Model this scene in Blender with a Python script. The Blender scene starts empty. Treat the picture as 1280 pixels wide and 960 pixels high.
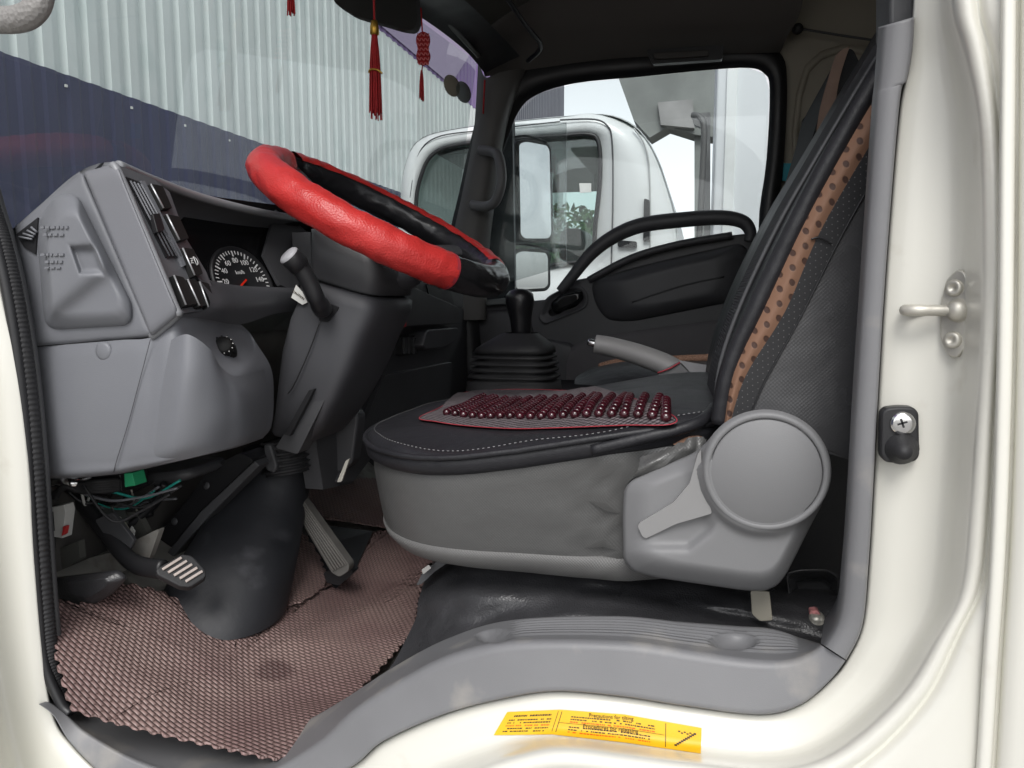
import bpy, bmesh, math, random
from mathutils import Vector, Matrix, noise
random.seed(7)
SC = bpy.context.scene
R = math.radians

# ------------------------------------------------------------------ camera
CAMZ = 1.30
YAW, PITCH, FPX = R(14.4), R(-6.5), 930.0
cam_d = bpy.data.cameras.new('camera'); cam = bpy.data.objects.new('camera', cam_d)
SC.collection.objects.link(cam); SC.camera = cam
cam.location = (0, 0, CAMZ)
cam.rotation_euler = (R(90) + PITCH, 0, YAW)
cam_d.sensor_width = 36.0; cam_d.lens = FPX / 1280 * 36
cam_d.clip_start = 0.02; cam_d.clip_end = 2000
CAM = Vector((0, 0, CAMZ))
FWD = Vector((-math.sin(YAW) * math.cos(PITCH), math.cos(YAW) * math.cos(PITCH), math.sin(PITCH)))
RGT = Vector((math.cos(YAW), math.sin(YAW), 0))
UPV = RGT.cross(FWD)

# ------------------------------------------------------------------ world, sun, exposure
w = bpy.data.worlds.new('World'); SC.world = w; w.use_nodes = True
nt = w.node_tree; nt.nodes.clear()
sky = nt.nodes.new('ShaderNodeTexSky'); sky.sky_type = 'NISHITA'; sky.sun_disc = False
SUN_EL, SUN_AZ = R(48), R(174)          # azimuth clockwise from +Y
sky.sun_elevation = SUN_EL; sky.sun_rotation = SUN_AZ
sky.dust_density = 1.5; sky.air_density = 1.0; sky.ozone_density = 0.6
hs = nt.nodes.new('ShaderNodeHueSaturation'); hs.inputs['Saturation'].default_value = 0.12
bg = nt.nodes.new('ShaderNodeBackground'); bg.inputs['Strength'].default_value = 0.15
wo = nt.nodes.new('ShaderNodeOutputWorld')
nt.links.new(sky.outputs[0], hs.inputs['Color']); nt.links.new(hs.outputs[0], bg.inputs['Color'])
nt.links.new(bg.outputs[0], wo.inputs['Surface'])
sl = bpy.data.lights.new('sun', 'SUN'); so = bpy.data.objects.new('sun', sl); SC.collection.objects.link(so)
sl.energy = 1.2; sl.angle = R(25); sl.color = (1.0, 0.975, 0.94)
sd = Vector((math.sin(SUN_AZ) * math.cos(SUN_EL), math.cos(SUN_AZ) * math.cos(SUN_EL), math.sin(SUN_EL)))
so.rotation_euler = sd.to_track_quat('Z', 'Y').to_euler(); so.location = (0, -5, 8)
SC.view_settings.view_transform = 'Standard'; SC.view_settings.look = 'None'
SC.view_settings.gamma = 1.0; SC.view_settings.use_curve_mapping = False
SC.view_settings.exposure = 0.64
try:
    SC.cycles.use_denoising = True
    SC.cycles.max_bounces = 10; SC.cycles.diffuse_bounces = 6; SC.cycles.transparent_max_bounces = 16
    SC.cycles.sample_clamp_indirect = 8.0
    SC.cycles.caustics_reflective = False; SC.cycles.caustics_refractive = False
except Exception: pass

# ------------------------------------------------------------------ projection helpers (photo pixel + real depth -> point in the place)
def ray(px, py): return FWD + RGT * ((px - 640) / FPX) + UPV * ((480 - py) / FPX)
def P(px, py, Y): d = ray(px, py); return CAM + d * (Y / d.y)
def PX(px, py, X): d = ray(px, py); return CAM + d * (X / d.x)
def PZ(px, py, z): d = ray(px, py); return CAM + d * ((z - CAMZ) / d.z)
def PL(px, py, p0, n): d = ray(px, py); return CAM + d * ((p0 - CAM).dot(n) / d.dot(n))

# ------------------------------------------------------------------ materials
MATS = {}
def mat(name, col, rough=0.5, metal=0.0, bump=None, coat=0.0, spec=0.5, var=0.0, varscale=4.0, rvar=0.0, dirt=None):
    """bump: list of (kind, scale, strength, distance)"""
    if name in MATS: return MATS[name]
    m = bpy.data.materials.new(name); m.use_nodes = True; n = m.node_tree; N = n.nodes; L = n.links
    b = N['Principled BSDF']; b.inputs['Base Color'].default_value = (*col, 1)
    b.inputs['Roughness'].default_value = rough; b.inputs['Metallic'].default_value = metal
    b.inputs['Coat Weight'].default_value = coat; b.inputs['Coat Roughness'].default_value = 0.12
    b.inputs['Specular IOR Level'].default_value = spec
    tc = N.new('ShaderNodeTexCoord')
    if var > 0:
        nz = N.new('ShaderNodeTexNoise'); nz.inputs['Scale'].default_value = varscale; nz.inputs['Detail'].default_value = 6
        L.new(tc.outputs['Object'], nz.inputs['Vector'])
        mr = N.new('ShaderNodeMapRange'); mr.inputs[1].default_value = 0.3; mr.inputs[2].default_value = 0.7
        mr.inputs[3].default_value = 1 - var; mr.inputs[4].default_value = 1 + var
        L.new(nz.outputs[0], mr.inputs[0])
        mx = N.new('ShaderNodeVectorMath'); mx.operation = 'SCALE'; mx.inputs[0].default_value = col
        L.new(mr.outputs[0], mx.inputs['Scale']); src = mx.outputs[0]
        if dirt:
            dn = N.new('ShaderNodeTexNoise'); dn.inputs['Scale'].default_value = dirt[1]; dn.inputs['Detail'].default_value = 8
            L.new(tc.outputs['Object'], dn.inputs['Vector'])
            dr = N.new('ShaderNodeMapRange'); dr.inputs[1].default_value = dirt[2]; dr.inputs[2].default_value = dirt[2] + 0.15
            dr.inputs[4].default_value = dirt[3]
            L.new(dn.outputs[0], dr.inputs[0])
            mm = N.new('ShaderNodeMix'); mm.data_type = 'RGBA'; mm.inputs[7].default_value = (*dirt[0], 1)
            L.new(dr.outputs[0], mm.inputs[0]); L.new(src, mm.inputs[6]); src = mm.outputs[2]
        L.new(src, b.inputs['Base Color'])
        if rvar > 0:
            m2 = N.new('ShaderNodeMapRange'); m2.inputs[1].default_value = 0.3; m2.inputs[2].default_value = 0.7
            m2.inputs[3].default_value = rough - rvar; m2.inputs[4].default_value = rough + rvar
            L.new(nz.outputs[0], m2.inputs[0]); L.new(m2.outputs[0], b.inputs['Roughness'])
    prev = None
    for kind, sc, st, dist in (bump or []):
        if kind == 'noise':
            t = N.new('ShaderNodeTexNoise'); t.inputs['Scale'].default_value = sc; t.inputs['Detail'].default_value = 4
            L.new(tc.outputs['Object'], t.inputs['Vector']); h = t.outputs[0]
        elif kind == 'cell':
            t = N.new('ShaderNodeTexVoronoi'); t.inputs['Scale'].default_value = sc
            L.new(tc.outputs['Object'], t.inputs['Vector']); h = t.outputs['Distance']
        elif kind in ('weave', 'weavexy'):
            sx = N.new('ShaderNodeSeparateXYZ'); L.new(tc.outputs['Object'], sx.inputs[0])
            outs = []
            for ax in ((0, 2) if kind == 'weave' else (0, 1)):
                mu = N.new('ShaderNodeMath'); mu.operation = 'MULTIPLY'; mu.inputs[1].default_value = sc
                L.new(sx.outputs[ax], mu.inputs[0])
                si = N.new('ShaderNodeMath'); si.operation = 'SINE'; L.new(mu.outputs[0], si.inputs[0]); outs.append(si)
            mm = N.new('ShaderNodeMath'); mm.operation = 'MULTIPLY'; L.new(outs[0].outputs[0], mm.inputs[0]); L.new(outs[1].outputs[0], mm.inputs[1])
            h = mm.outputs[0]
        bp = N.new('ShaderNodeBump'); bp.inputs['Strength'].default_value = st; bp.inputs['Distance'].default_value = dist
        L.new(h, bp.inputs['Height'])
        if prev: L.new(prev.outputs[0], bp.inputs['Normal'])
        prev = bp
    if prev: L.new(prev.outputs[0], b.inputs['Normal'])
    MATS[name] = m; return m

def glass_mat(name, tint, ior=1.45, rough=0.0, haze=0.0, f0=.07):
    m = bpy.data.materials.new(name); m.use_nodes = True; n = m.node_tree; N = n.nodes; L = n.links; N.clear()
    o = N.new('ShaderNodeOutputMaterial'); tr = N.new('ShaderNodeBsdfTransparent'); tr.inputs[0].default_value = (*tint, 1)
    gl = N.new('ShaderNodeBsdfGlossy'); gl.inputs['Roughness'].default_value = rough
    ge = N.new('ShaderNodeNewGeometry'); dt = N.new('ShaderNodeVectorMath'); dt.operation = 'DOT_PRODUCT'
    L.new(ge.outputs['Normal'], dt.inputs[0]); L.new(ge.outputs['Incoming'], dt.inputs[1])
    ab = N.new('ShaderNodeMath'); ab.operation = 'ABSOLUTE'; L.new(dt.outputs['Value'], ab.inputs[0])
    om = N.new('ShaderNodeMath'); om.operation = 'SUBTRACT'; om.inputs[0].default_value = 1; L.new(ab.outputs[0], om.inputs[1])
    pw_ = N.new('ShaderNodeMath'); pw_.operation = 'POWER'; pw_.inputs[1].default_value = 5; L.new(om.outputs[0], pw_.inputs[0])
    fr = N.new('ShaderNodeMapRange'); fr.inputs[3].default_value = f0; fr.inputs[4].default_value = 1; L.new(pw_.outputs[0], fr.inputs[0])
    mx = N.new('ShaderNodeMixShader'); L.new(fr.outputs[0], mx.inputs[0]); L.new(tr.outputs[0], mx.inputs[1]); L.new(gl.outputs[0], mx.inputs[2])
    last = mx
    if haze > 0:
        df = N.new('ShaderNodeBsdfDiffuse'); df.inputs[0].default_value = (.6, .62, .62, 1)
        nz = N.new('ShaderNodeTexNoise'); nz.inputs['Scale'].default_value = 3; nz.inputs['Detail'].default_value = 7
        mr = N.new('ShaderNodeMapRange'); mr.inputs[1].default_value = .35; mr.inputs[2].default_value = .75; mr.inputs[3].default_value = haze * .6; mr.inputs[4].default_value = haze * 1.8
        tcn = N.new('ShaderNodeTexCoord'); L.new(tcn.outputs['Object'], nz.inputs['Vector']); L.new(nz.outputs[0], mr.inputs[0])
        m2 = N.new('ShaderNodeMixShader'); L.new(mr.outputs[0], m2.inputs[0]); L.new(mx.outputs[0], m2.inputs[1]); L.new(df.outputs[0], m2.inputs[2]); last = m2
    L.new(last.outputs[0], o.inputs[0]); return m

GREYP = mat('grey_plastic', (.165, .17, .187), .48, bump=[('noise', 900, .25, .0006)], var=.05, varscale=3, rvar=.05)
GREYT = mat('grey_textured_plastic', (.163, .168, .185), .44, bump=[('cell', 900, .3, .0003)], var=.05, varscale=5, rvar=.05)
TRIMG = mat('sill_grey_plastic', (.185, .186, .194), .46, bump=[('noise', 1200, .25, .0005)], var=.07, varscale=9, rvar=.08, dirt=((.33, .31, .28), 18, .56, .55))
SEATP = mat('seat_grey_plastic', (.18, .181, .186), .5, bump=[('noise', 1400, .3, .0004)], var=.04, varscale=5, rvar=.04)
DARKP = mat('dark_plastic', (.07, .071, .076), .45, bump=[('noise', 1100, .3, .0005)], var=.1, varscale=7, rvar=.08)
COLP = mat('column_grey_plastic', (.066, .067, .074), .5, bump=[('noise', 1100, .3, .0005)], var=.08, varscale=7, rvar=.06)
DOORP = mat('door_dark_plastic', (.06, .06, .065), .5, bump=[('noise', 700, .3, .0008)], var=.08, varscale=6)
BLACKP = mat('black_plastic', (.018, .018, .020), .42, var=.1, varscale=12, rvar=.06)
GLOSSB = mat('gloss_black', (.012, .012, .013), .14, var=.1, varscale=20)
RUBBER = mat('black_rubber', (.022, .022, .024), .62, bump=[('noise', 400, .3, .001)], var=.15, varscale=15)
RUBBER2 = mat('scuffed_rubber', (.022, .023, .027), .58, bump=[('noise', 90, .25, .002)], var=.15, varscale=12, rvar=.12, dirt=((.10, .10, .11), 16, .60, .45))
PAINT = mat('cream_white_paint', (.71, .70, .64), .3, coat=.5, bump=[('noise', 160, .05, .001)], var=.02, varscale=3, rvar=.04, dirt=((.50, .46, .38), 26, .64, .35))
PAINT2 = mat('white_truck_paint', (.74, .76, .76), .35, coat=.4, var=.03, varscale=2, dirt=((.5, .5, .47), 6, .6, .45))
VINYL = mat('black_vinyl', (.036, .036, .039), .34, bump=[('cell', 520, .5, .0006), ('noise', 7, .5, .03)], var=.15, varscale=20, rvar=.08)
LEATH = mat('black_leather', (.018, .018, .021), .44, spec=.35, bump=[('cell', 620, .3, .0004), ('noise', 14, .45, .012)], var=.1, varscale=12, rvar=.06)
LEATH2 = mat('dark_grey_leather', (.062, .062, .065), .32, bump=[('weave', 1700, .14, .0005), ('noise', 6, .45, .022)], var=.08, varscale=9, rvar=.06)
FABRIC = mat('grey_seat_fabric', (.082, .082, .081), .31, bump=[('weave', 1900, .14, .0006), ('noise', 6, .35, .02)], var=.05, varscale=9, rvar=.07)
FABRICL = mat('pale_seat_band', (.125, .124, .122), .5, bump=[('weave', 1900, .3, .0008)], var=.08, varscale=9)
REDL = mat('red_leather', (.50, .032, .030), .38, bump=[('cell', 430, .55, .0007), ('noise', 24, .3, .005)], var=.10, varscale=26, rvar=.06, dirt=((.16, .03, .03), 60, .70, .7))
REDF = mat('red_thread', (.42, .012, .015), .6, var=.2, varscale=60)
REDB = mat('red_stitch', (.34, .03, .045), .6)
BEADM = mat('maroon_bead', (.035, .004, .008), .13, coat=.6, var=.5, varscale=70)
MESHC = mat('dark_mesh_fabric', (.15, .125, .135), .7, bump=[('weavexy', 750, 1, .003)], var=.3, varscale=150)
HEADL = mat('headliner_fabric', (.10, .095, .085), .85, bump=[('noise', 300, .3, .001)], var=.1, varscale=5)
KHAKI = mat('rear_wall_trim', (.34, .31, .25), .6, var=.08, varscale=6)
STEEL = mat('zinc_steel', (.58, .56, .50), .42, metal=.55, bump=[('noise', 120, .15, .001)], var=.15, varscale=50, rvar=.1)
CHROME = mat('chrome', (.75, .75, .75), .15, metal=1)
SILVER = mat('silver_edge', (.62, .63, .65), .35, metal=.7)
GREYMET = mat('bare_floor_metal', (.30, .29, .265), .5, var=.2, varscale=14, bump=[('noise', 40, .3, .003)], dirt=((.1, .08, .07), 18, .55, .7))
WHITEP = mat('white_plastic', (.75, .75, .72), .45)
GREEN = mat('green_plastic', (.03, .38, .17), .5)
BROWN = mat('brown_trim_cloth', (.26, .145, .095), .7, bump=[('weave', 900, .5, .001)], var=.1, varscale=20)
CYAN = mat('cyan_tape', (.02, .33, .42), .5)
RUBPAD = mat('worn_pedal_rubber', (.10, .095, .088), .6, var=.2, varscale=30, bump=[('noise', 200, .3, .001)])
PALEPAD = mat('worn_pale_rib', (.42, .36, .33), .6, var=.1, varscale=60)
MIRRORM = mat('mirror_silver', (.9, .92, .93), .02, metal=1)
SWM = mat('switch_matte_black', (.012, .012, .012), .62, spec=.3)
CONC = mat('concrete_ground', (.30, .29, .275), .85, var=.15, varscale=.8, bump=[('noise', 12, .3, .01)])

# ------------------------------------------------------------------ mesh helpers
def link(name, me, m, parent=None):
    o = bpy.data.objects.new(name, me); SC.collection.objects.link(o)
    if m is not None: me.materials.append(m)
    if parent is not None:
        o.parent = parent
    return o
def mesh(name, V, F, m, parent=None, smooth=True):
    me = bpy.data.meshes.new(name); me.from_pydata([tuple(v) for v in V], [], F); me.update()
    bm = bmesh.new(); bm.from_mesh(me); bmesh.ops.recalc_face_normals(bm, faces=bm.faces); bm.to_mesh(me); bm.free()
    if smooth:
        for p in me.polygons: p.use_smooth = True
    return link(name, me, m, parent)
def tag(o, label=None, cat=None, group=None, kind=None):
    if label: o['label'] = label
    if cat: o['category'] = cat
    if group: o['group'] = group
    if kind: o['kind'] = kind
    return o
def empty(name, loc=(0, 0, 0)):
    o = bpy.data.objects.new(name, None); SC.collection.objects.link(o); o.location = loc; o.empty_display_size = .1; return o
def bev(o, wd=.003, seg=3, ang=30):
    b = o.modifiers.new('b', 'BEVEL'); b.width = wd; b.segments = seg; b.limit_method = 'ANGLE'; b.angle_limit = R(ang)
    n = o.modifiers.new('n', 'WEIGHTED_NORMAL'); n.keep_sharp = True; return o
def solid(o, t=.003, off=-1):
    s = o.modifiers.new('s', 'SOLIDIFY'); s.thickness = t; s.offset = off; return o
def cr(p, k, t):   # catmull-rom on list p, segment k, param t
    a = p[max(k - 1, 0)]; b = p[k]; c = p[min(k + 1, len(p) - 1)]; d = p[min(k + 2, len(p) - 1)]
    t2, t3 = t * t, t * t * t
    return (b * 2 + (c - a) * t + (a * 2 - b * 5 + c * 4 - d) * t2 + (b * 3 - a - c * 3 + d) * t3) * .5
def smoothc(p, n):   # n subdivisions per segment, open
    p = [Vector(q) for q in p]; out = []
    for k in range(len(p) - 1):
        for i in range(n): out.append(cr(p, k, i / n))
    out.append(p[-1].copy()); return out
def closedc(p, n):
    p = [Vector(q) for q in p]; m_ = len(p); q = [p[-1]] + p + [p[0], p[1]]; out = []
    for k in range(1, m_ + 1):
        for i in range(n):
            a, b, c, d = q[k - 1], q[k], q[k + 1], q[min(k + 2, len(q) - 1)]
            t = i / n; t2, t3 = t * t, t ** 3
            out.append((b * 2 + (c - a) * t + (a * 2 - b * 5 + c * 4 - d) * t2 + (b * 3 - a - c * 3 + d) * t3) * .5)
    return out
def grid(name, rows, m, parent=None, cu=False, cv=False, smooth=True):
    nr, nc = len(rows), len(rows[0]); V = [v for r in rows for v in r]; F = []
    for i in range(nr if cv else nr - 1):
        for j in range(nc if cu else nc - 1):
            a = i * nc + j; b = i * nc + (j + 1) % nc; i2 = (i + 1) % nr
            F.append((a, b, i2 * nc + (j + 1) % nc, i2 * nc + j))
    return mesh(name, V, F, m, parent, smooth)
def patch(name, rows, m, parent=None, nu=6, nv=6, fn=None, conv=True):
    """rows of (px,py,Y) control points -> smooth surface"""
    R3 = [[P(*q) if conv else Vector(q) for q in r] for r in rows]
    R3 = [smoothc(r, nu) for r in R3]
    cols = list(zip(*R3)); cols = [smoothc(c, nv) for c in cols]
    g = [list(r) for r in zip(*cols)]
    if fn: g = [[fn(v, i / (len(g) - 1), j / (len(r) - 1)) for j, v in enumerate(r)] for i, r in enumerate(g)]
    return grid(name, g, m, parent)
def rnd(pts, r=8, n=5):
    """round the corners of a closed 2D/3D polygon given in pixel space"""
    out = []; m_ = len(pts); pts = [tuple(p) for p in pts]
    for i in range(m_):
        p = Vector(pts[i]); a = Vector(pts[i - 1]); b = Vector(pts[(i + 1) % m_])
        la, lb = (a - p).length, (b - p).length; rr = min(r, la * .45, lb * .45)
        A = p + (a - p) / la * rr; B = p + (b - p) / lb * rr
        for k in range(n + 1):
            t = k / n; out.append(A * (1 - t) ** 2 + p * 2 * t * (1 - t) + B * t * t)
    return out
def prism(name, pts3, off, m, parent=None, bw=.0, seg=3, smooth=False):
    n = len(pts3); V = list(pts3) + [v + off for v in pts3]
    F = [tuple(range(n)), tuple(range(2 * n - 1, n - 1, -1))] + [(i, (i + 1) % n, n + (i + 1) % n, n + i) for i in range(n)]
    o = mesh(name, V, F, m, parent, smooth)
    if bw: bev(o, bw, seg)
    return o
def slab(name, px, Y, th, m, parent=None, r=0, bw=.0, seg=3):
    """polygon of photo pixels standing at depth Y (or own Y per point), thickness th going away from the viewer side"""
    pts = [(p[0], p[1], p[2] if len(p) > 2 else Y) for p in px]
    if r: pts = [tuple(v) for v in rnd([(p[0], p[1], p[2] * 1.0) for p in pts], r)]
    return prism(name, [P(*p) for p in pts], Vector((0, th, 0)), m, parent, bw, seg)
def slabp(name, px, p0, n, th, m, parent=None, r=0, bw=.0, lift=0.0, seg=3):
    pts = [(p[0], p[1]) for p in px]
    if r: pts = [tuple(v) for v in rnd(pts, r)]
    n = n.normalized()
    return prism(name, [PL(p[0], p[1], p0 + n * lift, n) for p in pts], -n * th, m, parent, bw, seg)
def relief(name, px, Y, h, m, parent=None, r=10, rings=16, th=.02, edge=.004, n=4, ctr=None, pw=1.0):
    """closed outline at depth Y; h(px,py,f) = protrusion towards the door side; f: 0 rim .. 1 centre"""
    yf = Y if callable(Y) else (lambda a, b: Y)
    out = rnd([(p[0], p[1]) for p in px], r)
    dense = []
    for i in range(len(out)):
        a, b = out[i], out[(i + 1) % len(out)]; L_ = (b - a).length; k = max(1, int(L_ / 7))
        for j in range(k): dense.append(a.lerp(b, j / k))
    c = Vector(ctr) if ctr else sum(dense, Vector((0, 0))) / len(dense)
    rows = []
    rows.append([P(p.x, p.y, yf(p.x, p.y) + th) for p in dense])
    for k in range(rings + 1):
        f = (k / rings) ** pw; row = []
        for p in dense:
            q = p.lerp(c, min(f, .999)); e = math.sqrt(max(0, min(1, k / 3.0) * (2 - min(1, k / 3.0))))
            row.append(P(q.x, q.y, yf(q.x, q.y) - e * edge - h(q.x, q.y, f)))
        rows.append(row)
    return grid(name, rows, m, parent, cu=True)
def tube(name, path, rad, m, parent=None, n=12, sm=6, closed=False, scale=None, cap=True):
    path = [Vector(p) for p in path]
    if sm > 1: path = closedc(path, sm) if closed else smoothc(path, sm)
    N = len(path); rows = []; up = Vector((0.02, .03, 1)).normalized(); prevn = None
    for i, p in enumerate(path):
        t = (path[(i + 1) % N] - path[i - 1]) if closed else (path[min(i + 1, N - 1)] - path[max(i - 1, 0)])
        t.normalize()
        if prevn is None:
            a = t.cross(up)
            if a.length < .1: a = t.cross(Vector((1, 0, 0)))
            a.normalize()
        else:
            a = prevn - t * prevn.dot(t); a.normalize()
        prevn = a; b = t.cross(a)
        f = i / max(1, N - 1); rr = rad(f) if callable(rad) else rad
        sx, sy = scale if scale else (1, 1)
        rows.append([p + a * math.cos(2 * math.pi * k / n) * rr * sx + b * math.sin(2 * math.pi * k / n) * rr * sy for k in range(n)])
    if cap and not closed:
        for end, idx in ((0, 0), (-1, len(rows) - 1)):
            c = path[idx]; ring = [c.lerp(v, .5) for v in rows[idx]]; ring2 = [c.copy() for v in rows[idx]]
            if end == 0: pre = [ring2, ring]
            else: post = [ring, ring2]
        rows = pre + rows + post
    return grid(name, rows, m, parent, cu=True, cv=closed)
def ptube(name, pp, rad, m, parent=None, **k): return tube(name, [P(*q) for q in pp], rad, m, parent, **k)
def lathe(name, prof, c, axis, m, parent=None, n=32, sy=1.0):
    axis = Vector(axis).normalized(); a = axis.orthogonal().normalized(); b = axis.cross(a)
    rows = [[Vector(c) + axis * h + (a * math.cos(2 * math.pi * k / n) + b * math.sin(2 * math.pi * k / n) * sy) * r_ for k in range(n)] for r_, h in prof]
    return grid(name, rows, m, parent, cu=True)
def box(name, lo, hi, m, parent=None, bw=.0, rot=None):
    V = [Vector((x, y, z)) for x in (lo[0], hi[0]) for y in (lo[1], hi[1]) for z in (lo[2], hi[2])]
    F = [(0, 1, 3, 2), (4, 6, 7, 5), (0, 4, 5, 1), (2, 3, 7, 6), (0, 2, 6, 4), (1, 5, 7, 3)]
    if rot: c = sum(V, Vector()) / 8; V = [c + rot @ (v - c) for v in V]
    o = mesh(name, V, F, m, parent, False)
    if bw: bev(o, bw)
    return o
def obox(name, c, ax, ay, az, m, parent=None, bw=.0):
    """box from centre and three half-axis vectors"""
    V = [c + ax * i + ay * j + az * k for i in (-1, 1) for j in (-1, 1) for k in (-1, 1)]
    F = [(0, 1, 3, 2), (4, 6, 7, 5), (0, 4, 5, 1), (2, 3, 7, 6), (0, 2, 6, 4), (1, 5, 7, 3)]
    o = mesh(name, V, F, m, parent, False)
    if bw: bev(o, bw)
    return o
def joinm(name, objs, parent=None):
    """merge meshes of one part (same look) into one mesh; modifiers are evaluated first"""
    dg = bpy.context.evaluated_depsgraph_get(); bm = bmesh.new(); mats = []
    for o in objs:
        me = bpy.data.meshes.new_from_object(o.evaluated_get(dg)); base = len(bm.faces)
        idx = []
        for mm in me.materials:
            if mm not in mats: mats.append(mm)
            idx.append(mats.index(mm))
        bm.from_mesh(me); bm.faces.ensure_lookup_table()
        for f in bm.faces[base:]: f.material_index = idx[f.material_index] if idx else 0
        bpy.data.meshes.remove(me)
    me = bpy.data.meshes.new(name); bm.to_mesh(me); bm.free()
    for mm in mats: me.materials.append(mm)
    for o in objs: bpy.data.objects.remove(o)
    o = bpy.data.objects.new(name, me); SC.collection.objects.link(o)
    if parent is not None: o.parent = parent
    return o
def text(name, s, size, loc, xd, yd, m, parent=None, align='CENTER', ext=.0002, shear=0):
    cu = bpy.data.curves.new(name, 'FONT'); cu.body = s; cu.size = size; cu.align_x = align; cu.align_y = 'CENTER'; cu.extrude = ext; cu.resolution_u = 3
    t = bpy.data.objects.new(name, cu); SC.collection.objects.link(t)
    bpy.context.view_layer.update()
    me = bpy.data.meshes.new_from_object(t.evaluated_get(bpy.context.evaluated_depsgraph_get()))
    bpy.data.objects.remove(t)
    xd = Vector(xd).normalized(); n = xd.cross(Vector(yd)).normalized(); yd2 = n.cross(xd)
    for v in me.vertices: v.co = Vector(loc) + xd * v.co.x + yd2 * v.co.y + n * v.co.z
    me.materials.clear(); return link(name, me, m, parent)

# =================================================================== SETTING
G = 4000
gnd = mesh('ground', [(-G, -G, 0), (G, -G, 0), (G, G, 0), (-G, G, 0)], [(0, 1, 2, 3)], CONC, None, False); tag(gnd, kind='structure')

# corrugated wall in front of the truck
wall = empty('corrugated_wall', (-3.0, 5, 0))
tag(wall, 'pale green corrugated metal wall with navy lower band and purple top band in front of the truck', 'wall')
def corr(name, z0, z1, m, dx=0.0, y0=-3.0, y1=15.9, amp=.028):
    pitch = .136; ys = []; y = y0; V = []; F = []; pts = []
    while y < y1:
        for fr, d in ((0, 0), (.36, 0), (.5, amp), (.86, amp)):
            pts.append((-3.0 + d + dx, y + fr * pitch))
        y += pitch
    for x_, y_ in pts: V += [(x_, y_, z0), (x_, y_, z1)]
    for i in range(len(pts) - 1): F.append((2 * i, 2 * i + 2, 2 * i + 3, 2 * i + 1))
    o = mesh(name, [Vector(v) for v in V], F, m, None, False); solid(o, .01)
    o.parent = wall; o.matrix_parent_inverse = wall.matrix_world.inverted() if False else Matrix.Translation((3.0, -5, 0)); return o
CLAD = mat('pale_green_cladding', (.67, .72, .71), .4, var=.08, varscale=1.5, dirt=((.45, .54, .53), 3, .55, .4))
NAVY = mat('navy_cladding', (.045, .05, .105), .5, var=.15, varscale=2)
PURP = mat('purple_cladding', (.21, .13, .33), .5, var=.1, varscale=2)
LILAC = mat('lilac_paint', (.34, .27, .42), .5)
ZB = CAMZ + 1.06
corr('lower_band', 0, ZB, NAVY, .022, amp=.008)
corr('cladding', ZB, CAMZ + 2.47, CLAD)
corr('upper_band', CAMZ + 2.47, CAMZ + 4.65, PURP, .022, amp=.008, y1=11.0)
corr('upper_band', CAMZ + 2.47, CAMZ + 4.65, mat('slate_cladding', (.14, .14, .17), .5, var=.1, varscale=2), .022, amp=.012, y0=11.02)
def wpart(o):
    o.parent = wall; o.matrix_parent_inverse = Matrix.Translation((3.0, -5, 0)); return o
mk = []
for k in range(14):
    y = 2.6 + k * .42; mk.append(box('t', (-2.965, y, ZB - .06), (-2.957, y + .012, ZB - .048), WHITEP))
wpart(joinm('screw', mk)); 
wpart(mesh('painted_emblem', [(-2.95, 5.6, CAMZ + 2.50), (-2.95, 8.6, CAMZ + 2.50), (-2.95, 9.4, CAMZ + 3.1), (-2.95, 8.4, CAMZ + 3.0), (-2.95, 6.3, CAMZ + 3.4)], [(0, 1, 2, 3, 4)], LILAC, None, False))

# =================================================================== THE TRUCK CAB
truck = empty('truck_cab', (0, 0, 0))
tag(truck, 'cream white truck cab with open doorway, grey interior and red steering wheel', 'truck')
T = truck

# ---- white door frame
A = [(-60, 60), (0, 350), (22, 450), (37, 570), (45, 700), (55, 820), (67, 893), (90, 930), (140, 975), (220, 1010), (330, 1005), (435, 960), (480, 925), (560, 890),
     (640, 870), (700, 863), (780, 870), (860, 882), (950, 892), (1000, 880), (1040, 848), (1060, 822), (1078, 780), (1086, 700), (1092, 600), (1100, 450), (1110, 300),
     (1125, 130), (1136, 80), (1142, 0), (1152, -150), (1140, -500), (1060, -640), (700, -690), (200, -690), (-120, -600), (-180, -300)]
B = [(-160, 60), (-100, 350), (-80, 450), (-60, 600), (-40, 740), (-20, 850), (0, 940), (20, 1000), (90, 1080), (190, 1120), (330, 1110), (450, 1040), (500, 1000), (575, 965),
     (650, 940), (705, 932), (780, 940), (860, 950), (965, 958), (1040, 938), (1120, 870), (1165, 800), (1195, 740), (1206, 650), (1216, 520), (1222, 400), (1223, 300),
     (1219, 160), (1203, 70), (1188, 0), (1190, -150), (1180, -560), (1080, -720), (700, -760), (200, -760), (-180, -660), (-260, -300)]
TRIMW = .012
rows = []
A2 = closedc([Vector((a[0], a[1], 0)) for a in A], 5); B2 = closedc([Vector((b[0], b[1], 0)) for b in B], 5)
prof = [(0, 0, .70), (0, 0, .626), (.015, 0, .619), (.05, 0, .616), (.3, 0, .612), (.55, 0, .608), (.68, 0, .606), (.76, 0, .603), (.84, 0, .596), (.90, 0, .586), (.96, 0, .572), (1, 0, .564), (1, 3, .558), (1, 7, .552), (1, 14, .548), (1, 22, .5465), (1, 27, .547), (1, 31, .550), (1, 34, .552), (1, 37, .550), (1, 41, .5465), (1, 48, .5435), (1, 70, .5425), (1, 120, .541), (1, 260, .540), (1, 700, .540)]
for i in range(len(A2)):
    a, b = A2[i], B2[i]; u = (b - a).normalized(); row = []
    for t, o_, Y in prof:
        q = a.lerp(b, t) + u * o_; row.append(P(q.x, q.y, Y))
    rows.append(row)
body = grid('cab_body', rows, PAINT, T, cv=True)
erows = []
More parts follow.
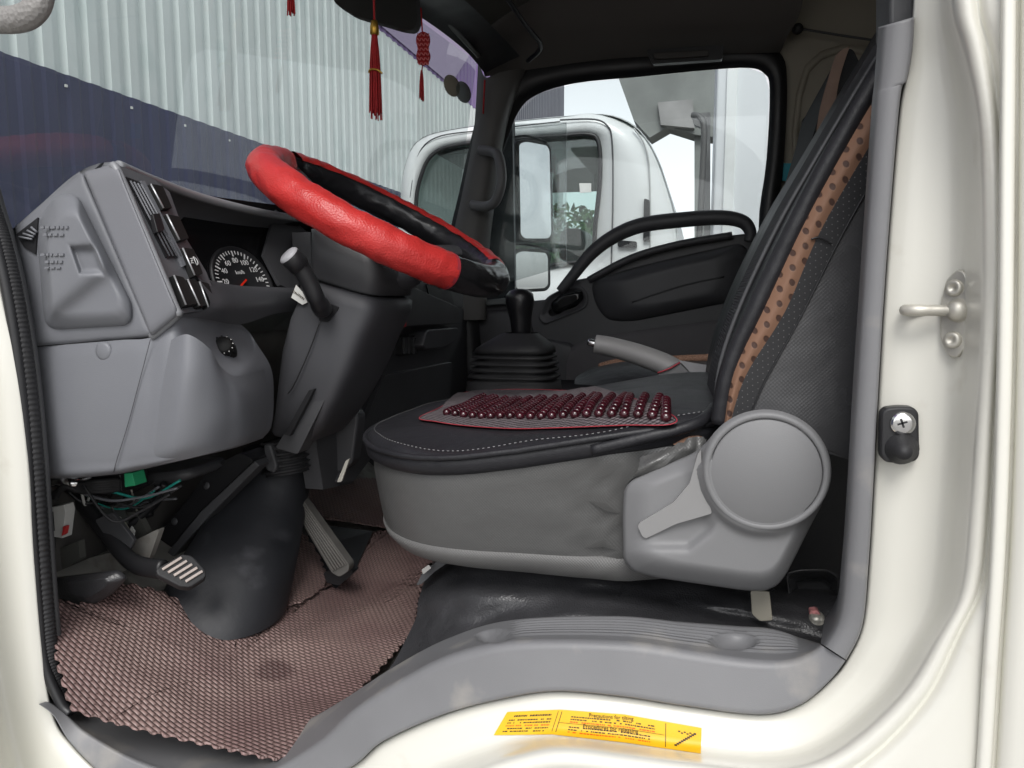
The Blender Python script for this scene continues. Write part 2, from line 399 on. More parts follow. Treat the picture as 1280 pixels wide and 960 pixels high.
for yy, x0 in ((-260, 1252), (-100, 1251), (0, 1250), (200, 1248), (400, 1246), (560, 1242), (700, 1236), (830, 1227), (960, 1219), (1100, 1208), (1300, 1190)):
    erows.append([P(x0 + dx, yy, Y) for dx, Y in ((0, .60), (0.4, .542), (1.5, .536), (4, .5335), (9, .5325), (15, .533), (19, .5345), (21, .539), (22.5, .552), (24.5, .552), (26, .539), (28.5, .535), (34, .532), (50, .529), (120, .526), (400, .524))])
ec = [smoothc(list(c_), 5) for c_ in zip(*erows)]
grid('rear_edge_flange', [list(r_) for r_ in zip(*ec)], PAINT, body)
# outer shell pieces behind: roof, rear wall, front
zt = CAMZ + .84
def shell():
    box('roof_panel', (-.82, .60, zt + .06), (.62, 2.30, zt + .09), PAINT, body, .02)
    box('rear_panel', (.55, .62, .62), (.58, 2.28, zt + .07), PAINT, body)
    box('front_panel', (-.86, .64, .62), (-.83, 2.28, CAMZ - .02), PAINT, body)
shell()
box('cab_floor', (-.83, .64, CAMZ - .60), (.55, 2.28, CAMZ - .56), GREYMET, T)

# small paint details: striker, door switch
from mathutils.bvhtree import BVHTree
bm_ = bmesh.new(); bm_.from_mesh(body.data); BV = BVHTree.FromBMesh(bm_)
def onbody(px, py, lift=.0006):
    d = ray(px, py).normalized(); h = BV.ray_cast(CAM, d)
    return (h[0] - d * lift) if h[0] else P(px, py, .60)
cS = onbody(1197, 392, .006); nS = Vector((-.62, -.78, 0)).normalized()
st = slabp('striker_plate', [(1196, 336), (1205, 339), (1217, 364), (1216, 402), (1207, 434), (1195, 448), (1185, 445), (1175, 425), (1174, 385), (1182, 350)], cS, nS, .02, STEEL, body, r=6, bw=.0012)
def onpl(x, y): return PL(x, y, cS, nS)
c0 = onpl(1198, 388); ld = Vector((-1, -.05, 0)).normalized(); sp = [c0, c0 + ld * .016, c0 + ld * .027, c0 + ld * .033 + Vector((0, .006, 0)), c0 + ld * .028 + Vector((0, .016, 0)), c0 + ld * .012 + Vector((0, .018, 0))]
tube('striker_loop', sp, .0042, STEEL, body, n=14)
lathe('striker_boss', [(0, .010), (.0055, .010), (.0068, .004), (.0105, 0)], c0 - nS * .002, nS, STEEL, body, n=20)
for (x, y) in ((1193, 360), (1191, 425)):
    lathe('bolt', [(0, .0012), (.0018, .0012), (.0026, .003), (.0052, .003), (.006, .001), (.0062, 0)], onpl(x, y), nS, STEEL, body, n=16)
dsw = slab('door_switch', [(1102, 516), (1108, 510), (1125, 508), (1142, 509), (1149, 516), (1150, 570), (1145, 577), (1125, 580), (1107, 578), (1101, 570)], .600, .012, BLACKP, body, r=10, bw=.002)
lathe('switch_button', [(0, .02), (.005, .019), (.0065, .012), (.0105, .005), (.0125, .0)], P(1126, 560, .602), (-.1, -1, 0), RUBBER, dsw, n=24)
lathe('screw', [(0, .0035), (.006, .0035), (.0085, .0028), (.0088, 0)], P(1128, 529, .6005), (0, -1, 0), CHROME, dsw, n=24)
for a in (0, 90):
    d = Vector((math.cos(R(a + 20)), 0, math.sin(R(a + 20)))) ; e = Vector((-d.z, 0, d.x))
    obox('screw_slot', P(1128, 529, .5968), d * .0035, Vector((0, .0004, 0)), e * .0007, BLACKP, dsw)

# yellow warning sticker follows the sill face
YEL = mat('yellow_label', (.80, .47, .012), .45, var=.05, varscale=30)
YRED = mat('label_red_ink', (.75, .12, .01), .5); BINK = mat('label_black_ink', (.05, .03, .01), .5)
def stk(u, v):     # u 0..1 along, v 0..1 down
    top = [(634, 890), (700, 887), (780, 893), (877, 910)]; bot = [(617, 919), (690, 918), (780, 928), (876, 942)]
    k = min(2, int(u * 3)); f = u * 3 - k
    a = Vector(top[k]).lerp(Vector(top[k + 1]), f); b = Vector(bot[k]).lerp(Vector(bot[k + 1]), f)
    return a.lerp(b, v)
def quadstrip(name, u0, u1, v0, v1, m, parent, lift, n=24, wob=0):
    rows = []
    for v in (v0, v1) if v1 - v0 < .3 else [v0 + (v1 - v0) * k / 6 for k in range(7)]:
        rows.append([onbody(*stk(u0 + (u1 - u0) * i / n, v), lift) for i in range(n + 1)])
    return grid(name, rows, m, parent)
lab = quadstrip('warning_label', 0, 1, 0, 1, YEL, body, .0012, 48)
lab['label'] = 'yellow printed warning label on the white sill'
ink = []
def scrib(u0, u1, v, m, hgt=.05, dens=40):
    u = u0
    while u < u1:
        wd = random.uniform(.004, .016)
        if random.random() < .85: ink.append(quadstrip('t', u, min(u + wd, u1), v, v + hgt, m, None, .0016, 1))
        u += wd + .003
for v in (.16,): scrib(.06, .29, v, BINK, .07)
for v in (.34, .46, .58, .70, .82): scrib(.04, .30, v, YRED if v in (.58,) else BINK, .05)
for v in (.22, .32, .42): scrib(.40, .80, v, YRED if v == .42 else BINK, .045)
for v in (.62, .72, .82): scrib(.40, .78, v, YRED if v == .82 else BINK, .045)
for u in (.325, .345, .845): ink.append(quadstrip('t', u, u + .003, .06, .94, BINK, None, .0016, 1))
ink.append(quadstrip('t', .345, .84, .5, .515, BINK, None, .0016, 10))
for k in range(10):
    u = .885 + k * .009; v = .78 - k * .06; ink.append(quadstrip('t', u, u + .012, v, v + .07, BINK, None, .0016, 1))
for k in range(5):
    u = .90 + k * .012; ink.append(quadstrip('t', u, u + .009, .25 + .05 * (k % 2), .30 + .05 * (k % 2), BINK, None, .0016, 1))
joinm('printed_text', ink, lab)
def labtext(s, u, v, size, m):
    a = onbody(*stk(u - .02, v), .0018); b = onbody(*stk(u + .02, v), .0018); c = onbody(*stk(u, v), .0020)
    dn = onbody(*stk(u, v + .1), .0018)
    text('printed_heading', s, size, c, (b - a), (c - dn), m, lab, ext=.0001)
labtext('Precautions for tilting', .60, .13, .0044, BINK)
labtext('Procedures for releasing', .60, .56, .0048, BINK)

# ---- grey sill trim
SA = [(48, 880), (67, 895), (90, 931), (140, 976), (220, 1010), (330, 1006), (435, 961), (480, 926), (560, 891), (640, 871), (700, 864), (780, 871), (860, 883), (950, 893), (1000, 881), (1036, 852), (1057, 826)]
SCc = [(60, 876), (80, 890), (110, 915), (170, 948), (240, 968), (320, 968), (395, 928), (442, 886), (505, 846), (570, 815), (649, 800), (780, 801), (860, 812), (930, 822), (981, 824), (1010, 816), (1026, 806)]
SI = [(64, 862), (94, 868), (132, 880), (190, 898), (260, 918), (325, 930), (376, 905), (430, 874), (490, 835), (560, 798), (640, 775), (770, 770), (850, 777), (915, 782), (965, 786), (1000, 797), (1024, 804)]
def dense(p, n=14): return smoothc([Vector((q[0], q[1], 0)) for q in p], n)
a, c, i_ = dense(SA), dense(SCc), dense(SI)
NS = len(a); rows = []
zI = {}
for k in range(NS):
    s = k / (NS - 1); row = []
    pa, pc, pi = a[k], c[k], i_[k]
    row.append(P(pa.x, pa.y, .66)); row.append(P(pa.x, pa.y, .6075)); 
    for t in (.02, .1, .25, .4, .6, .8, .92): q = pa.lerp(pc, t); row.append(P(q.x, q.y, .606 + .012 * t))
    q = pc; row.append(P(q.x, q.y, .626))
    NT = 44
    for j in range(1, NT + 1):
        t = j / NT; q = pc.lerp(pi, t); Y = .626 + .082 * t
        v = P(q.x, q.y, Y)
        if 640 < q.x < 1000 and .22 < t < .93:     # tread ribs
            u_ = (q.x - 640) / 360; f = min(1, (u_) * 30, (1 - u_) * 30)
            dimple = ((q.x - 917) / 30) ** 2 + ((q.y - 802) / 11) ** 2
            if dimple > 1.2: v.z += .0013 * f * (1 if math.sin((t - .22) * 2 * math.pi * 9) > 0 else -1)
        for (cx, cy, ax, ay) in ((917, 802, 28, 10), (617, 795, 20, 8)):
            dd = ((q.x - cx) / ax) ** 2 + ((q.y - cy) / ay) ** 2
            if dd < 1: v.z -= .009 * (1 - dd * dd)
        row.append(v)
    q = P(pi.x, pi.y, .708); row.append(q + Vector((0, .004, -.004))); row.append(q + Vector((0, .006, -.08)))
    rows.append(row)
silltrim = grid('sill_trim', rows, TRIMG, T)
silltrim['label'] = 'grey moulded sill trim with ribbed step along the doorway'
# ---- pillar trim
PA = [(1058, 825), (1078, 782), (1086, 700), (1092, 600), (1100, 450), (1110, 300), (1125, 125), (1134, 100), (1141, 60), (1143, 21)]
PI = [(1026, 804), (1044, 770), (1052, 700), (1058, 620), (1066, 480), (1078, 300), (1089, 140), (1092, 110), (1096, 60), (1098, 34)]
a, i_ = dense(PA, 6), dense(PI, 6); rows = []
for k in range(len(a)):
    pa, pi = a[k], i_[k]; row = [P(pa.x, pa.y, .68), P(pa.x, pa.y, .612)]
    for t, Y in ((.03, .606), (.12, .605), (.5, .607), (.74, .610), (.84, .614), (.92, .622), (.97, .634), (1, .65)): q = pa.lerp(pi, t); row.append(P(q.x, q.y, Y))
    q = P(pi.x, pi.y, .65); row.append(q + Vector((.01, .05, 0))); row.append(q + Vector((.05, .09, 0))); rows.append(row)
rows.append([v.lerp(rows[-1][4], .2) + Vector((0, .012, 0)) for v in rows[-1]]); rows.append([rows[-2][4] + Vector((0, .06, 0)) for v in rows[-1]])
pt = grid('pillar_trim', rows, TRIMG, T)
slab('upper_pillar_trim', [(1112, -300), (1146, -300), (1144, 26), (1112, 34)], .66, .05, DARKP, T, bw=.003)
slab('pillar_inner_panel', [(1124, -200), (1122, 60), (1100, 200), (1084, 480), (1064, 720), (1052, 800), (1150, 820), (1160, -200)], .69, .006, DARKP, T)

# ---- rubber door seal, left
sealp = [(-60, 60, .63), (-14, 240, .63), (4, 300, .63), (20, 370, .63), (34, 460, .63), (44, 560, .63), (51, 660, .63), (58, 760, .63), (66, 830, .63), (80, 878, .63), (92, 892, .632)]
SV = smoothc([P(*q) for q in sealp], 60)
rows = []
tv = None
for k, p in enumerate(SV):
    t = (SV[min(k + 1, len(SV) - 1)] - SV[max(k - 1, 0)]).normalized(); aY = Vector((0, -1, 0)); bb = t.cross(aY).normalized()
    rr = .0062 * (1 + .06 * (1 if (k // 2) % 2 else -1)); rows.append([p + aY * math.cos(q) * rr * 1.3 + bb * math.sin(q) * rr for q in [2 * math.pi * j / 14 for j in range(14)]])
seal = grid('door_seal', rows, RUBBER, T, cu=True)
ptube('seal_lip', [(q[0] - 10 if q[1] < 850 else q[0] - 4, q[1], .622) for q in sealp], .0055, BLACKP, seal, n=10)
ptube('seal_edge', [(q[0] + 11, q[1] + 2, .645) for q in sealp[:-1]], .004, DARKP, seal, n=10)
# dark inner jamb strip behind the seal
slab('front_pillar_lining', [(-110, 60), (-52, 200), (-8, 290), (26, 440), (42, 600), (52, 760), (76, 885), (50, 885), (24, 700), (-20, 400), (-140, 60)], .655, .008, DARKP, T)

# ---- grab handle at the near pillar (light grey, perforated)
HGR = mat('grab_handle_grey', (.27, .26, .25), .55, bump=[('cell', 260, .6, .0015)], var=.06, varscale=10)
ptube('grab_handle', [(-90, 30, .60), (-50, 26, .59), (-10, 25, .585), (22, 24, .582), (42, 14, .582), (51, -8, .585), (52, -60, .59), (50, -160, .60)], .0105, HGR, T, n=18, scale=(1, 1.15))

# =================================================================== DASHBOARD
YD = .66
Fa, Fb = P(222, 392, YD), P(145, 207, YD)
Fn = (Fb - Fa).normalized().cross(Vector((0, 1, 0))); Fn = Fn if Fn.x > 0 else -Fn
Fn.normalize()
def F(px, py): return PL(px, py, Fa, Fn)
# lower panel (wraps from the end to the driver side)
def low(i, j): pass
rowsL = [
 [(38, 434, .665), (90, 430, .660), (150, 425, .658), (190, 421, .659), (222, 396, .668), (262, 400, .72), (300, 406, .80)],
 [(39, 450, .662), (90, 448, .655), (150, 444, .653), (186, 440, .654), (226, 425, .664), (268, 418, .735), (312, 420, .825)],
 [(42, 490, .660), (90, 490, .652), (150, 490, .650), (185, 488, .651), (232, 482, .660), (296, 462, .735), (338, 458, .86)],
 [(46, 535, .660), (92, 536, .652), (148, 536, .650), (180, 534, .651), (236, 530, .660), (305, 515, .735), (342, 500, .87)],
 [(50, 575, .662), (95, 577, .655), (145, 575, .653), (175, 572, .654), (240, 562, .664), (300, 549, .735), (339, 533, .86)],
 [(54, 596, .668), (98, 595, .662), (143, 591, .660), (172, 586, .662), (238, 572, .672), (296, 558, .745), (330, 546, .86)],
 [(54, 598, .70), (98, 597, .70), (143, 593, .70), (172, 588, .70), (238, 573, .71), (296, 559, .78), (328, 548, .90)]]
def proj(v):
    d = v - CAM; z = d.dot(FWD); return 640 + FPX * d.dot(RGT) / z, 480 - FPX * d.dot(UPV) / z
def lowfn(v, s, t):
    # scooped recess for the knob
    x, y = proj(v); dd = math.sqrt(((x - 288) / 30) ** 2 + ((y - 436) / 31) ** 2)
    k = 1 / (1 + math.exp((dd - .85) * 9)); return v + Vector((-.012, .034, 0)) * k
dash = patch('dashboard', rowsL, GREYT, T, 16, 16, lowfn)
dash['label'] = 'grey dashboard in front of the driver with lower knee panel'
# raised soft panel edge on the lower panel: shallow facet
patch('knee_panel', [[(214, 425, .655), (235, 418, .652), (262, 436, .668), (276, 458, .69), (296, 470, .722), (330, 462, .82)],
                     [(205, 470, .651), (232, 468, .645), (262, 470, .664), (284, 482, .69), (308, 492, .73), (336, 490, .84)],
                     [(196, 520, .651), (225, 520, .645), (258, 520, .662), (286, 520, .69), (312, 516, .735), (338, 512, .85)],
                     [(186, 566, .655), (220, 560, .650), (254, 553, .665), (284, 547, .695), (312, 541, .74), (335, 533, .85)],
                     [(182, 584, .664), (218, 577, .662), (252, 569, .672), (282, 561, .70), (310, 553, .75), (330, 545, .86)]], GREYT, dash, 8, 8)
lathe('plug', [(0, .0025), (.007, .0025), (.0095, .0015), (.010, 0)], P(130, 439, .6545), (0, -1, 0), GREYP, dash, n=24)
# recess + knob
kn = P(281, 440, .755)
KAX = Vector((.45, -.75, .45)).normalized()
hk = lathe('height_knob', [(0, .024), (.008, .024), (.0105, .021), (.0112, .008), (.0135, .004), (.0135, -.004), (.010, -.012)], kn, KAX, SWM, dash, n=28)
for k in range(12):
    an = 2 * math.pi * k / 12; a_ = KAX.orthogonal().normalized(); b_ = KAX.cross(a_); rd = a_ * math.cos(an) + b_ * math.sin(an)
    tube('grip_rib', [kn + rd * .0112 + KAX * .006, kn + rd * .0106 + KAX * .0215], .0012, GLOSSB, hk, n=6, sm=1)
ptube('panel_seam', [(188, 424, .6505), (176, 470, .6485), (160, 530, .6475), (146, 575, .6500), (142, 590, .6560)], .0004, COLP, dash, n=6)
# end cap panel
relief('end_panel', [(19, 284), (46, 262), (103, 215), (192, 421), (40, 433), (30, 380), (22, 320)], .662, lambda x, y, f: .002, GREYP, dash, r=5, edge=.003, th=.05)
# lid
def lidh(x, y, f):
    e = min(1, f * 3.2); e = math.sin(e * math.pi / 2)
    d = (x - 60) * .52 + (y - 300) * .0            # diagonal fall to the lower right
    line = (y - 305) - (x - 140) * 1.15 + 10
    k = 1 / (1 + math.exp(-((x - 60) * .9 + (y - 400) * 1.0 - 18) / 9.0)) if y > 330 else 0
    k2 = 1 / (1 + math.exp((118 - (y - 262) * .25 - x + 40) / 6.0)) * .0
    # upper-left body stands proud; lower-right facet drops away
    t = (x - 55) + (y - 385) * 1.25 - 22
    drop = 1 / (1 + math.exp(-t / 8.5))
    h = .024 * (1 - .5 * drop) 
    cx, cy = 109, 325
    rc = max(abs((x - cx + (y - cy) * -.35)) / 15, abs(y - cy) / 17)
    if rc < 1.25: h -= .008 * (1 / (1 + math.exp((rc - .92) * 14)))
    return h * e
relief('storage_lid', [(46, 300), (50, 272), (66, 248), (80, 241), (97, 243), (166, 380), (166, 400), (158, 408), (70, 413), (58, 408), (54, 395)], .660, lidh, GREYP, dash, r=12, rings=46, edge=.005, th=.02)
# embossed writing on the lid (illegible raised lines in the photo)
EMB = GREYP
for (x0, x1, y0, y1) in ((50, 82, 283, 286), (54, 80, 292, 295), (50, 80, 317, 320), (56, 78, 326, 329), (55, 74, 334, 336)):
    ee = []
    x = x0
    while x < x1:
        wd = random.uniform(3, 6); ee.append(slab('t', [(x, y0), (x + wd, y0 - .4), (x + wd, y1 - .4), (x, y1)], .6292, .003, EMB)); x += wd + 1.6
    joinm('embossed_text', ee, dash)
# side defroster vent on the far left
vt = slab('side_vent', [(20, 293), (47, 272), (44, 318), (30, 309)], .655, .01, BLACKP, dash)
for k in range(4):
    ptube('vent_slat', [(24 + k * 5, 292 - k * 4 + 4, .652), (40 + k * 2, 285 - k * 3 + 14 + 0, .652)], .0012, GREYP, vt, n=6, sm=1)
# fascia frame: side facing the door
frame_out = [(104, 215), (140, 206), (148, 209), (222, 388), (220, 396), (189, 421)]
relief('fascia_frame', frame_out, .655, lambda x, y, f: .004, mat('fascia_grey', (.17, .173, .19), .45, bump=[('noise', 1100, .3, .0005)], var=.04, varscale=4), dash, r=5, edge=.004, th=.03)
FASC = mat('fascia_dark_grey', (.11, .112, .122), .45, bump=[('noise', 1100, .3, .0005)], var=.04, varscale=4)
# fascia rear face (looks towards the driver)
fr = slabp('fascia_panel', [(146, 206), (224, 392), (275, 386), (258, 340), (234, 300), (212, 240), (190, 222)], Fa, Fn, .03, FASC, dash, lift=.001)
ptube('fascia_edge', [(141, 206, .6535), (150, 220, .6525), (186, 304, .6525), (219, 384, .6535), (221, 394, .657), (190, 421, .6575)], .0042, mat('edge_highlight_grey', (.235, .24, .255), .36), dash, n=12, sm=5)  # edge highlight put into the colour: paler grey than the fascia
# upper cowl / dash top surface
top = [[(18, 284, .67), (48, 258, .67), (100, 214, .672), (146, 203, .672), (190, 222, .745), (250, 244, .83), (320, 262, .93), (372, 271, 1.02), (420, 285, 1.15), (520, 318, 1.55), (566, 340, 1.95)]]
rowA = [P(*q) for q in top[0]]
rowB = [v + Vector((-.0, 0, -.006)) for v in rowA]
rowM = [v + Vector((.004, 0, -.004)) for v in rowA]
rowC = [Vector((v.x - .05, v.y + .004, v.z - .03)) for v in rowA]
rowD = [Vector((-.78, v.y + .01, CAMZ - .02)) for v in rowA]
dtop = grid('dash_top', [smoothc(r_, 6) for r_ in (rowD, rowC, rowA, rowM)], mat('dash_top_grey', (.17, .175, .19), .55, bump=[('noise', 900, .3, .0008)]), dash)
tube('dash_brow', [v + Vector((.002, 0, -.003)) for v in rowA[3:8]], .0052, mat('edge_highlight_grey', (.2, .2, .2)), dash, n=10)  # same painted highlight along the bright brow edge
# binnacle inner hood (dark) under the brow and cluster face
hood = [[v + Vector((.001, 0, -.006)) for v in rowA[3:8]]]
CL0 = P(300, 345, .90)
cn = Vector((.90, -.18, .38)).normalized()
clu_pts = [(236, 300), (226, 265), (228, 246), (290, 262), (362, 282), (376, 320), (380, 372), (256, 372)]
back = [PL(226, 262, CL0, cn), PL(250, 262, CL0, cn), PL(290, 270, CL0, cn), PL(330, 280, CL0, cn), PL(376, 292, CL0, cn)]
grid('binnacle_hood', [hood[0], [hood[0][k].lerp(back[k], .5) + Vector((0, 0, .006)) for k in range(5)], back], BLACKP, dash)
CLM = mat('cluster_black', (.008, .008, .009), .22)
clu = slabp('instrument_cluster', [(224, 240), (390, 262), (392, 380), (250, 380)], CL0, cn, .01, CLM, dash)
slabp('cluster_side', [(345, 262), (385, 290), (372, 365), (350, 356), (330, 318)], CL0, cn, .006, mat('cluster_side_grey', (.06, .06, .065), .4), dash, lift=.012)
# speedometer
gc = PL(304, 353, CL0 + cn * .002, cn)
gx = Vector((0, 1, 0)); gx = (gx - cn * gx.dot(cn)).normalized(); gy = cn.cross(gx); gy = gy if gy.z > 0 else -gy
WINK = mat('dial_white_ink', (.75, .75, .75), .5)
dial = lathe('speedometer', [(0, 0), (.047, 0), (.049, .003), (.052, .003), (.053, -.001)], gc, cn, BLACKP, clu, n=48)
GR = .046
tk = []
for k in range(0, 33):
    an = R(205 - k * 7.2); d = gx * math.cos(an) + gy * math.sin(an); e = gx * -math.sin(an) + gy * math.cos(an)
    ln = .0042 if k % 4 == 0 else .0026
    tk.append(obox('t', gc + cn * .0012 + d * (GR - ln), d * ln, e * (.0007 if k % 4 else .0010), cn * .0002, WINK))
for k, s in enumerate(('0', '20', '40', '60', '80', '100', '120', '140', '160')):
    if k == 0: continue
    an = R(205 - k * 28.8); d = gx * math.cos(an) + gy * math.sin(an)
    tk.append(text('t', s, .0105, gc + cn * .0014 + d * .0315, gx, gy, WINK))
tk.append(text('t', 'km/h', .008, gc + cn * .0014 + gy * .014, gx, gy, WINK))
joinm('dial_markings', tk, dial)
an = R(210); d = gx * math.cos(an) + gy * math.sin(an); e = gx * -math.sin(an) + gy * math.cos(an)
obox('needle', gc + cn * .003 + d * .014, d * .019, e * .0011, cn * .0006, mat('needle_red', (.8, .03, .01), .4), dial)
# second gauge, half hidden by the column
gc2 = gc + gx * .125; lathe('gauge', [(0, 0), (.047, 0), (.049, .003), (.052, .003), (.053, -.001)], gc2, cn, BLACKP, clu, n=48)
# lower bezel of the cluster
BZ = PL(262, 388, Fa, Fn)
patch('cluster_bezel', [[(240, 338, .715), (262, 350, .76), (300, 357, .84), (345, 359, .93), (385, 360, 1.02)],
                        [(250, 352, .704), (268, 358, .742), (302, 363, .82), (345, 365, .91), (385, 366, 1.0)],
                        [(262, 383, .70), (280, 384, .73), (306, 383, .80), (345, 381, .90), (385, 378, 1.0)],
                        [(224, 394, .664), (262, 400, .71), (302, 405, .80), (345, 392, .91), (385, 388, 1.0)]], COLP, dash, 6, 5)
# vents in the fascia
va = slabp('air_vent', [(158, 221), (176, 228), (226, 322), (208, 322)], Fa, Fn, .012, BLACKP, dash, lift=.0025)
for k in range(4):
    x0, x1 = 163 + k * 4.6, 212 + k * 4.6
    a_, b_ = PL(x0, 226 + k * 1.5, Fa + Fn * .004, Fn), PL(x1, 320, Fa + Fn * .004, Fn)
    tube('vent_slat', [a_, b_], .0010, GREYP, va, n=8, sm=1)
slabp('vent_knob', [(191, 267), (200, 266), (206, 285), (204, 289), (197, 290)], Fa, Fn, .006, BLACKP, va, lift=.009, bw=.0008)
slabp('vent_frame', [(176, 226), (181, 226), (234, 330), (229, 333)], Fa, Fn, .006, GREYP, dash, lift=.004)
def switch(pts, icon=False):
    o = slabp('switch', pts, Fa, Fn, .016, SWM, dash, lift=.008, r=2, bw=.0015)
    a_, b_ = pts[0], pts[3]
    tube('chrome_strip', [PL(a_[0] + .5, a_[1] + 1, Fa + Fn * .0085, Fn), PL(b_[0] + .5, b_[1] - 2, Fa + Fn * .0085, Fn)], .0010, SILVER, o, n=8, sm=1)
    if icon:
        c = PL(243, 326, Fa + Fn * .0088, Fn); fx = Vector((0, 1, 0)); fy = (Fb - Fa).normalized(); ic = []
        for dz in (-.0025, 0, .0025): ic.append(obox('t', c + fx * -.004 + fy * dz, fx * .0018, fy * .0004, Fn * .0001, WINK))
        pr = [c + fx * (.001 + .004 * math.cos(q)) + fy * .0048 * math.sin(q) for q in [R(-90 + 18 * k) for k in range(11)]]
        ic.append(tube('t', pr, .0004, WINK, None, n=6, sm=1)); ic.append(tube('t', [pr[0], pr[-1]], .0004, WINK, None, n=6, sm=1))
        ic.append(tube('t', [c + fx * -.0065 + fy * -.0035, c + fx * -.0015 + fy * .0035], .0003, WINK, None, n=6, sm=1))
        joinm('fog_lamp_symbol', ic, o)
    return o
switch([(188, 229), (204, 232), (216, 260), (204, 262)])
switch([(208, 267), (224, 270), (237, 298), (224, 302)])
switch([(228, 309), (242, 311), (254, 342), (243, 346)], True)
switch([(217, 343), (230, 346), (248, 380), (232, 383)])
switch([(234, 348), (246, 350), (259, 382), (249, 384)])
switch([(249, 351), (261, 354), (271, 384), (261, 388)])

# ---- centre and passenger side of the dash (dark)
XC = -.56
def cx_(px, py, dx=0): return PX(px, py, XC + dx)
def xslab(name, pts, th, m, dx=0, r=0, bw=0, parent=dash):
    pts = rnd([(p[0], p[1]) for p in pts], r) if r else pts
    return prism(name, [cx_(p[0], p[1], dx) for p in pts], Vector((-th, 0, 0)), m, parent, bw)
xslab('centre_panel', [(388, 290), (500, 300), (579, 352), (577, 420), (560, 455), (552, 478), (485, 545), (440, 604), (404, 612), (396, 560)], .03, DARKP)
xslab('centre_shelf', [(502, 352), (573, 384), (577, 404), (500, 408)], .05, DARKP, .035, 3, .004)
xslab('radio_bezel', [(506, 346), (575, 352), (580, 384), (514, 386)], .02, DARKP, .02, 3, .003)
xslab('radio_slot', [(533, 355), (562, 357), (568, 382), (540, 384)], .02, BLACKP, .0225, 2)
xslab('radio_slot', [(514, 352), (525, 354), (532, 384), (518, 384)], .02, BLACKP, .0225, 2)
xslab('hazard_cover', [(503, 391), (508, 400), (508, 408), (494, 411)], .01, mat('hazard_red', (.55, .03, .04), .35), .042, 1)
xslab('small_vent', [(501, 420), (522, 419), (523, 442), (502, 445)], .02, BLACKP, .012, 2)
for k in range(3): xslab('vent_rib', [(506 + k * 6, 422), (509 + k * 6, 422), (509 + k * 6, 441), (506 + k * 6, 442)], .012, DARKP, .016)
xslab('ashtray', [(534, 412), (574, 409), (572, 425), (556, 435), (532, 437), (529, 432)], .04, COLP, .035, 5, .004)
xslab('knee_cover', [(494, 466), (566, 452), (562, 500), (520, 520), (486, 552), (470, 545), (473, 520)], .012, DARKP, .008, 4, .003)
xslab('coin_recess', [(470, 470), (484, 468), (482, 482), (474, 488), (462, 490)], .01, BLACKP, .003, 3)
xslab('dash_side_brace', [(480, 470), (497, 466), (474, 520), (445, 600), (425, 604)], .03, DARKP, .01, 4, .004)
slab('mount_bracket', [(432, 576), (437, 573), (427, 602), (421, 603)], 1.02, .004, mat('bracket_cream', (.55, .53, .47), .5), T, r=2)
xslab('passenger_dash', [(575, 386), (640, 386), (640, 640), (480, 640), (500, 560), (560, 455)], .2, DOORP, -.12)

# =================================================================== STEERING
Cw = Vector((-.458, 1.032, CAMZ + .113)); tilt = R(28.9)
e1 = Vector((math.cos(tilt), 0, -math.sin(tilt))); e2 = Vector((0, math.cos(R(2)), math.sin(R(2)))); en = e1.cross(e2)
RW = .181
def torus(name, th0, th1, ph0, ph1, r, m, parent, nth=240, nph=32, pk=0.0, dr=0.0):
    rows = []
    full = (th1 - th0) >= 359.9
    for i in range(nth + (0 if full else 1)):
        th = R(th0 + (th1 - th0) * i / nth); rad = e1 * math.cos(th) + e2 * math.sin(th); row = []
        fullp = (ph1 - ph0) >= 359.9
        for j in range(nph + (0 if fullp else 1)):
            ph = R(ph0 + (ph1 - ph0) * j / nph)
            d = rad * math.cos(ph) + en * math.sin(ph)
            rr = r
            if pk: rr += pk * (noise.noise(Vector((math.cos(th) * 4, math.sin(th) * 4, ph * 1.2)) * 1.7)) + pk * .5 * (1 - 2 * abs(noise.noise(Vector((th * 7, math.sin(ph) * 1.3, 3))))) 
            row.append(Cw + rad * (RW + dr) + d * rr)
        rows.append(row)
    return grid(name, rows, m, parent, cu=(ph1 - ph0) >= 359.9, cv=full)
RIMG = mat('rim_black_leather', (.016, .016, .018), .3, bump=[('cell', 400, .25, .0005)], var=.1, varscale=20)
sw = torus('steering_wheel', 0, 360, 0, 360, .0165, RIMG, T); sw['label'] = 'round steering wheel in a red and black cover, tilted towards the driver'
torus('wheel_cover', -176, -34, 0, 360, .0240, REDL, sw, pk=.0019)['label'] = 'red perforated leather section of the wheel cover'
torus('wheel_cover', -34.2, 28, 0, 360, .0232, mat('cover_gloss_black', (.014, .014, .015), .2, bump=[('noise', 30, .2, .004)], var=.1), sw, 60, pk=.001)['label'] = 'smooth black section of the wheel cover'
torus('wheel_cover', 28, 176, -50, 130, .0228, REDL, sw, pk=.0025)
torus('wheel_cover', 28, 176, 130, 310, .0222, RIMG, sw, pk=.0015)['label'] = 'black inner side of the wheel cover'
torus('cover_stitch', -35, -33.4, 0, 360, .0247, REDB, sw, 3)
torus('cover_stitch', -180, 0, 168, 176, .0246, REDB, sw, 120, 2)
hub = lathe('hub', [(0, .010), (.05, .008), (.078, -.004), (.086, -.02), (.07, -.05), (.05, -.07)], Cw - en * .035, en, COLP, sw, n=36)
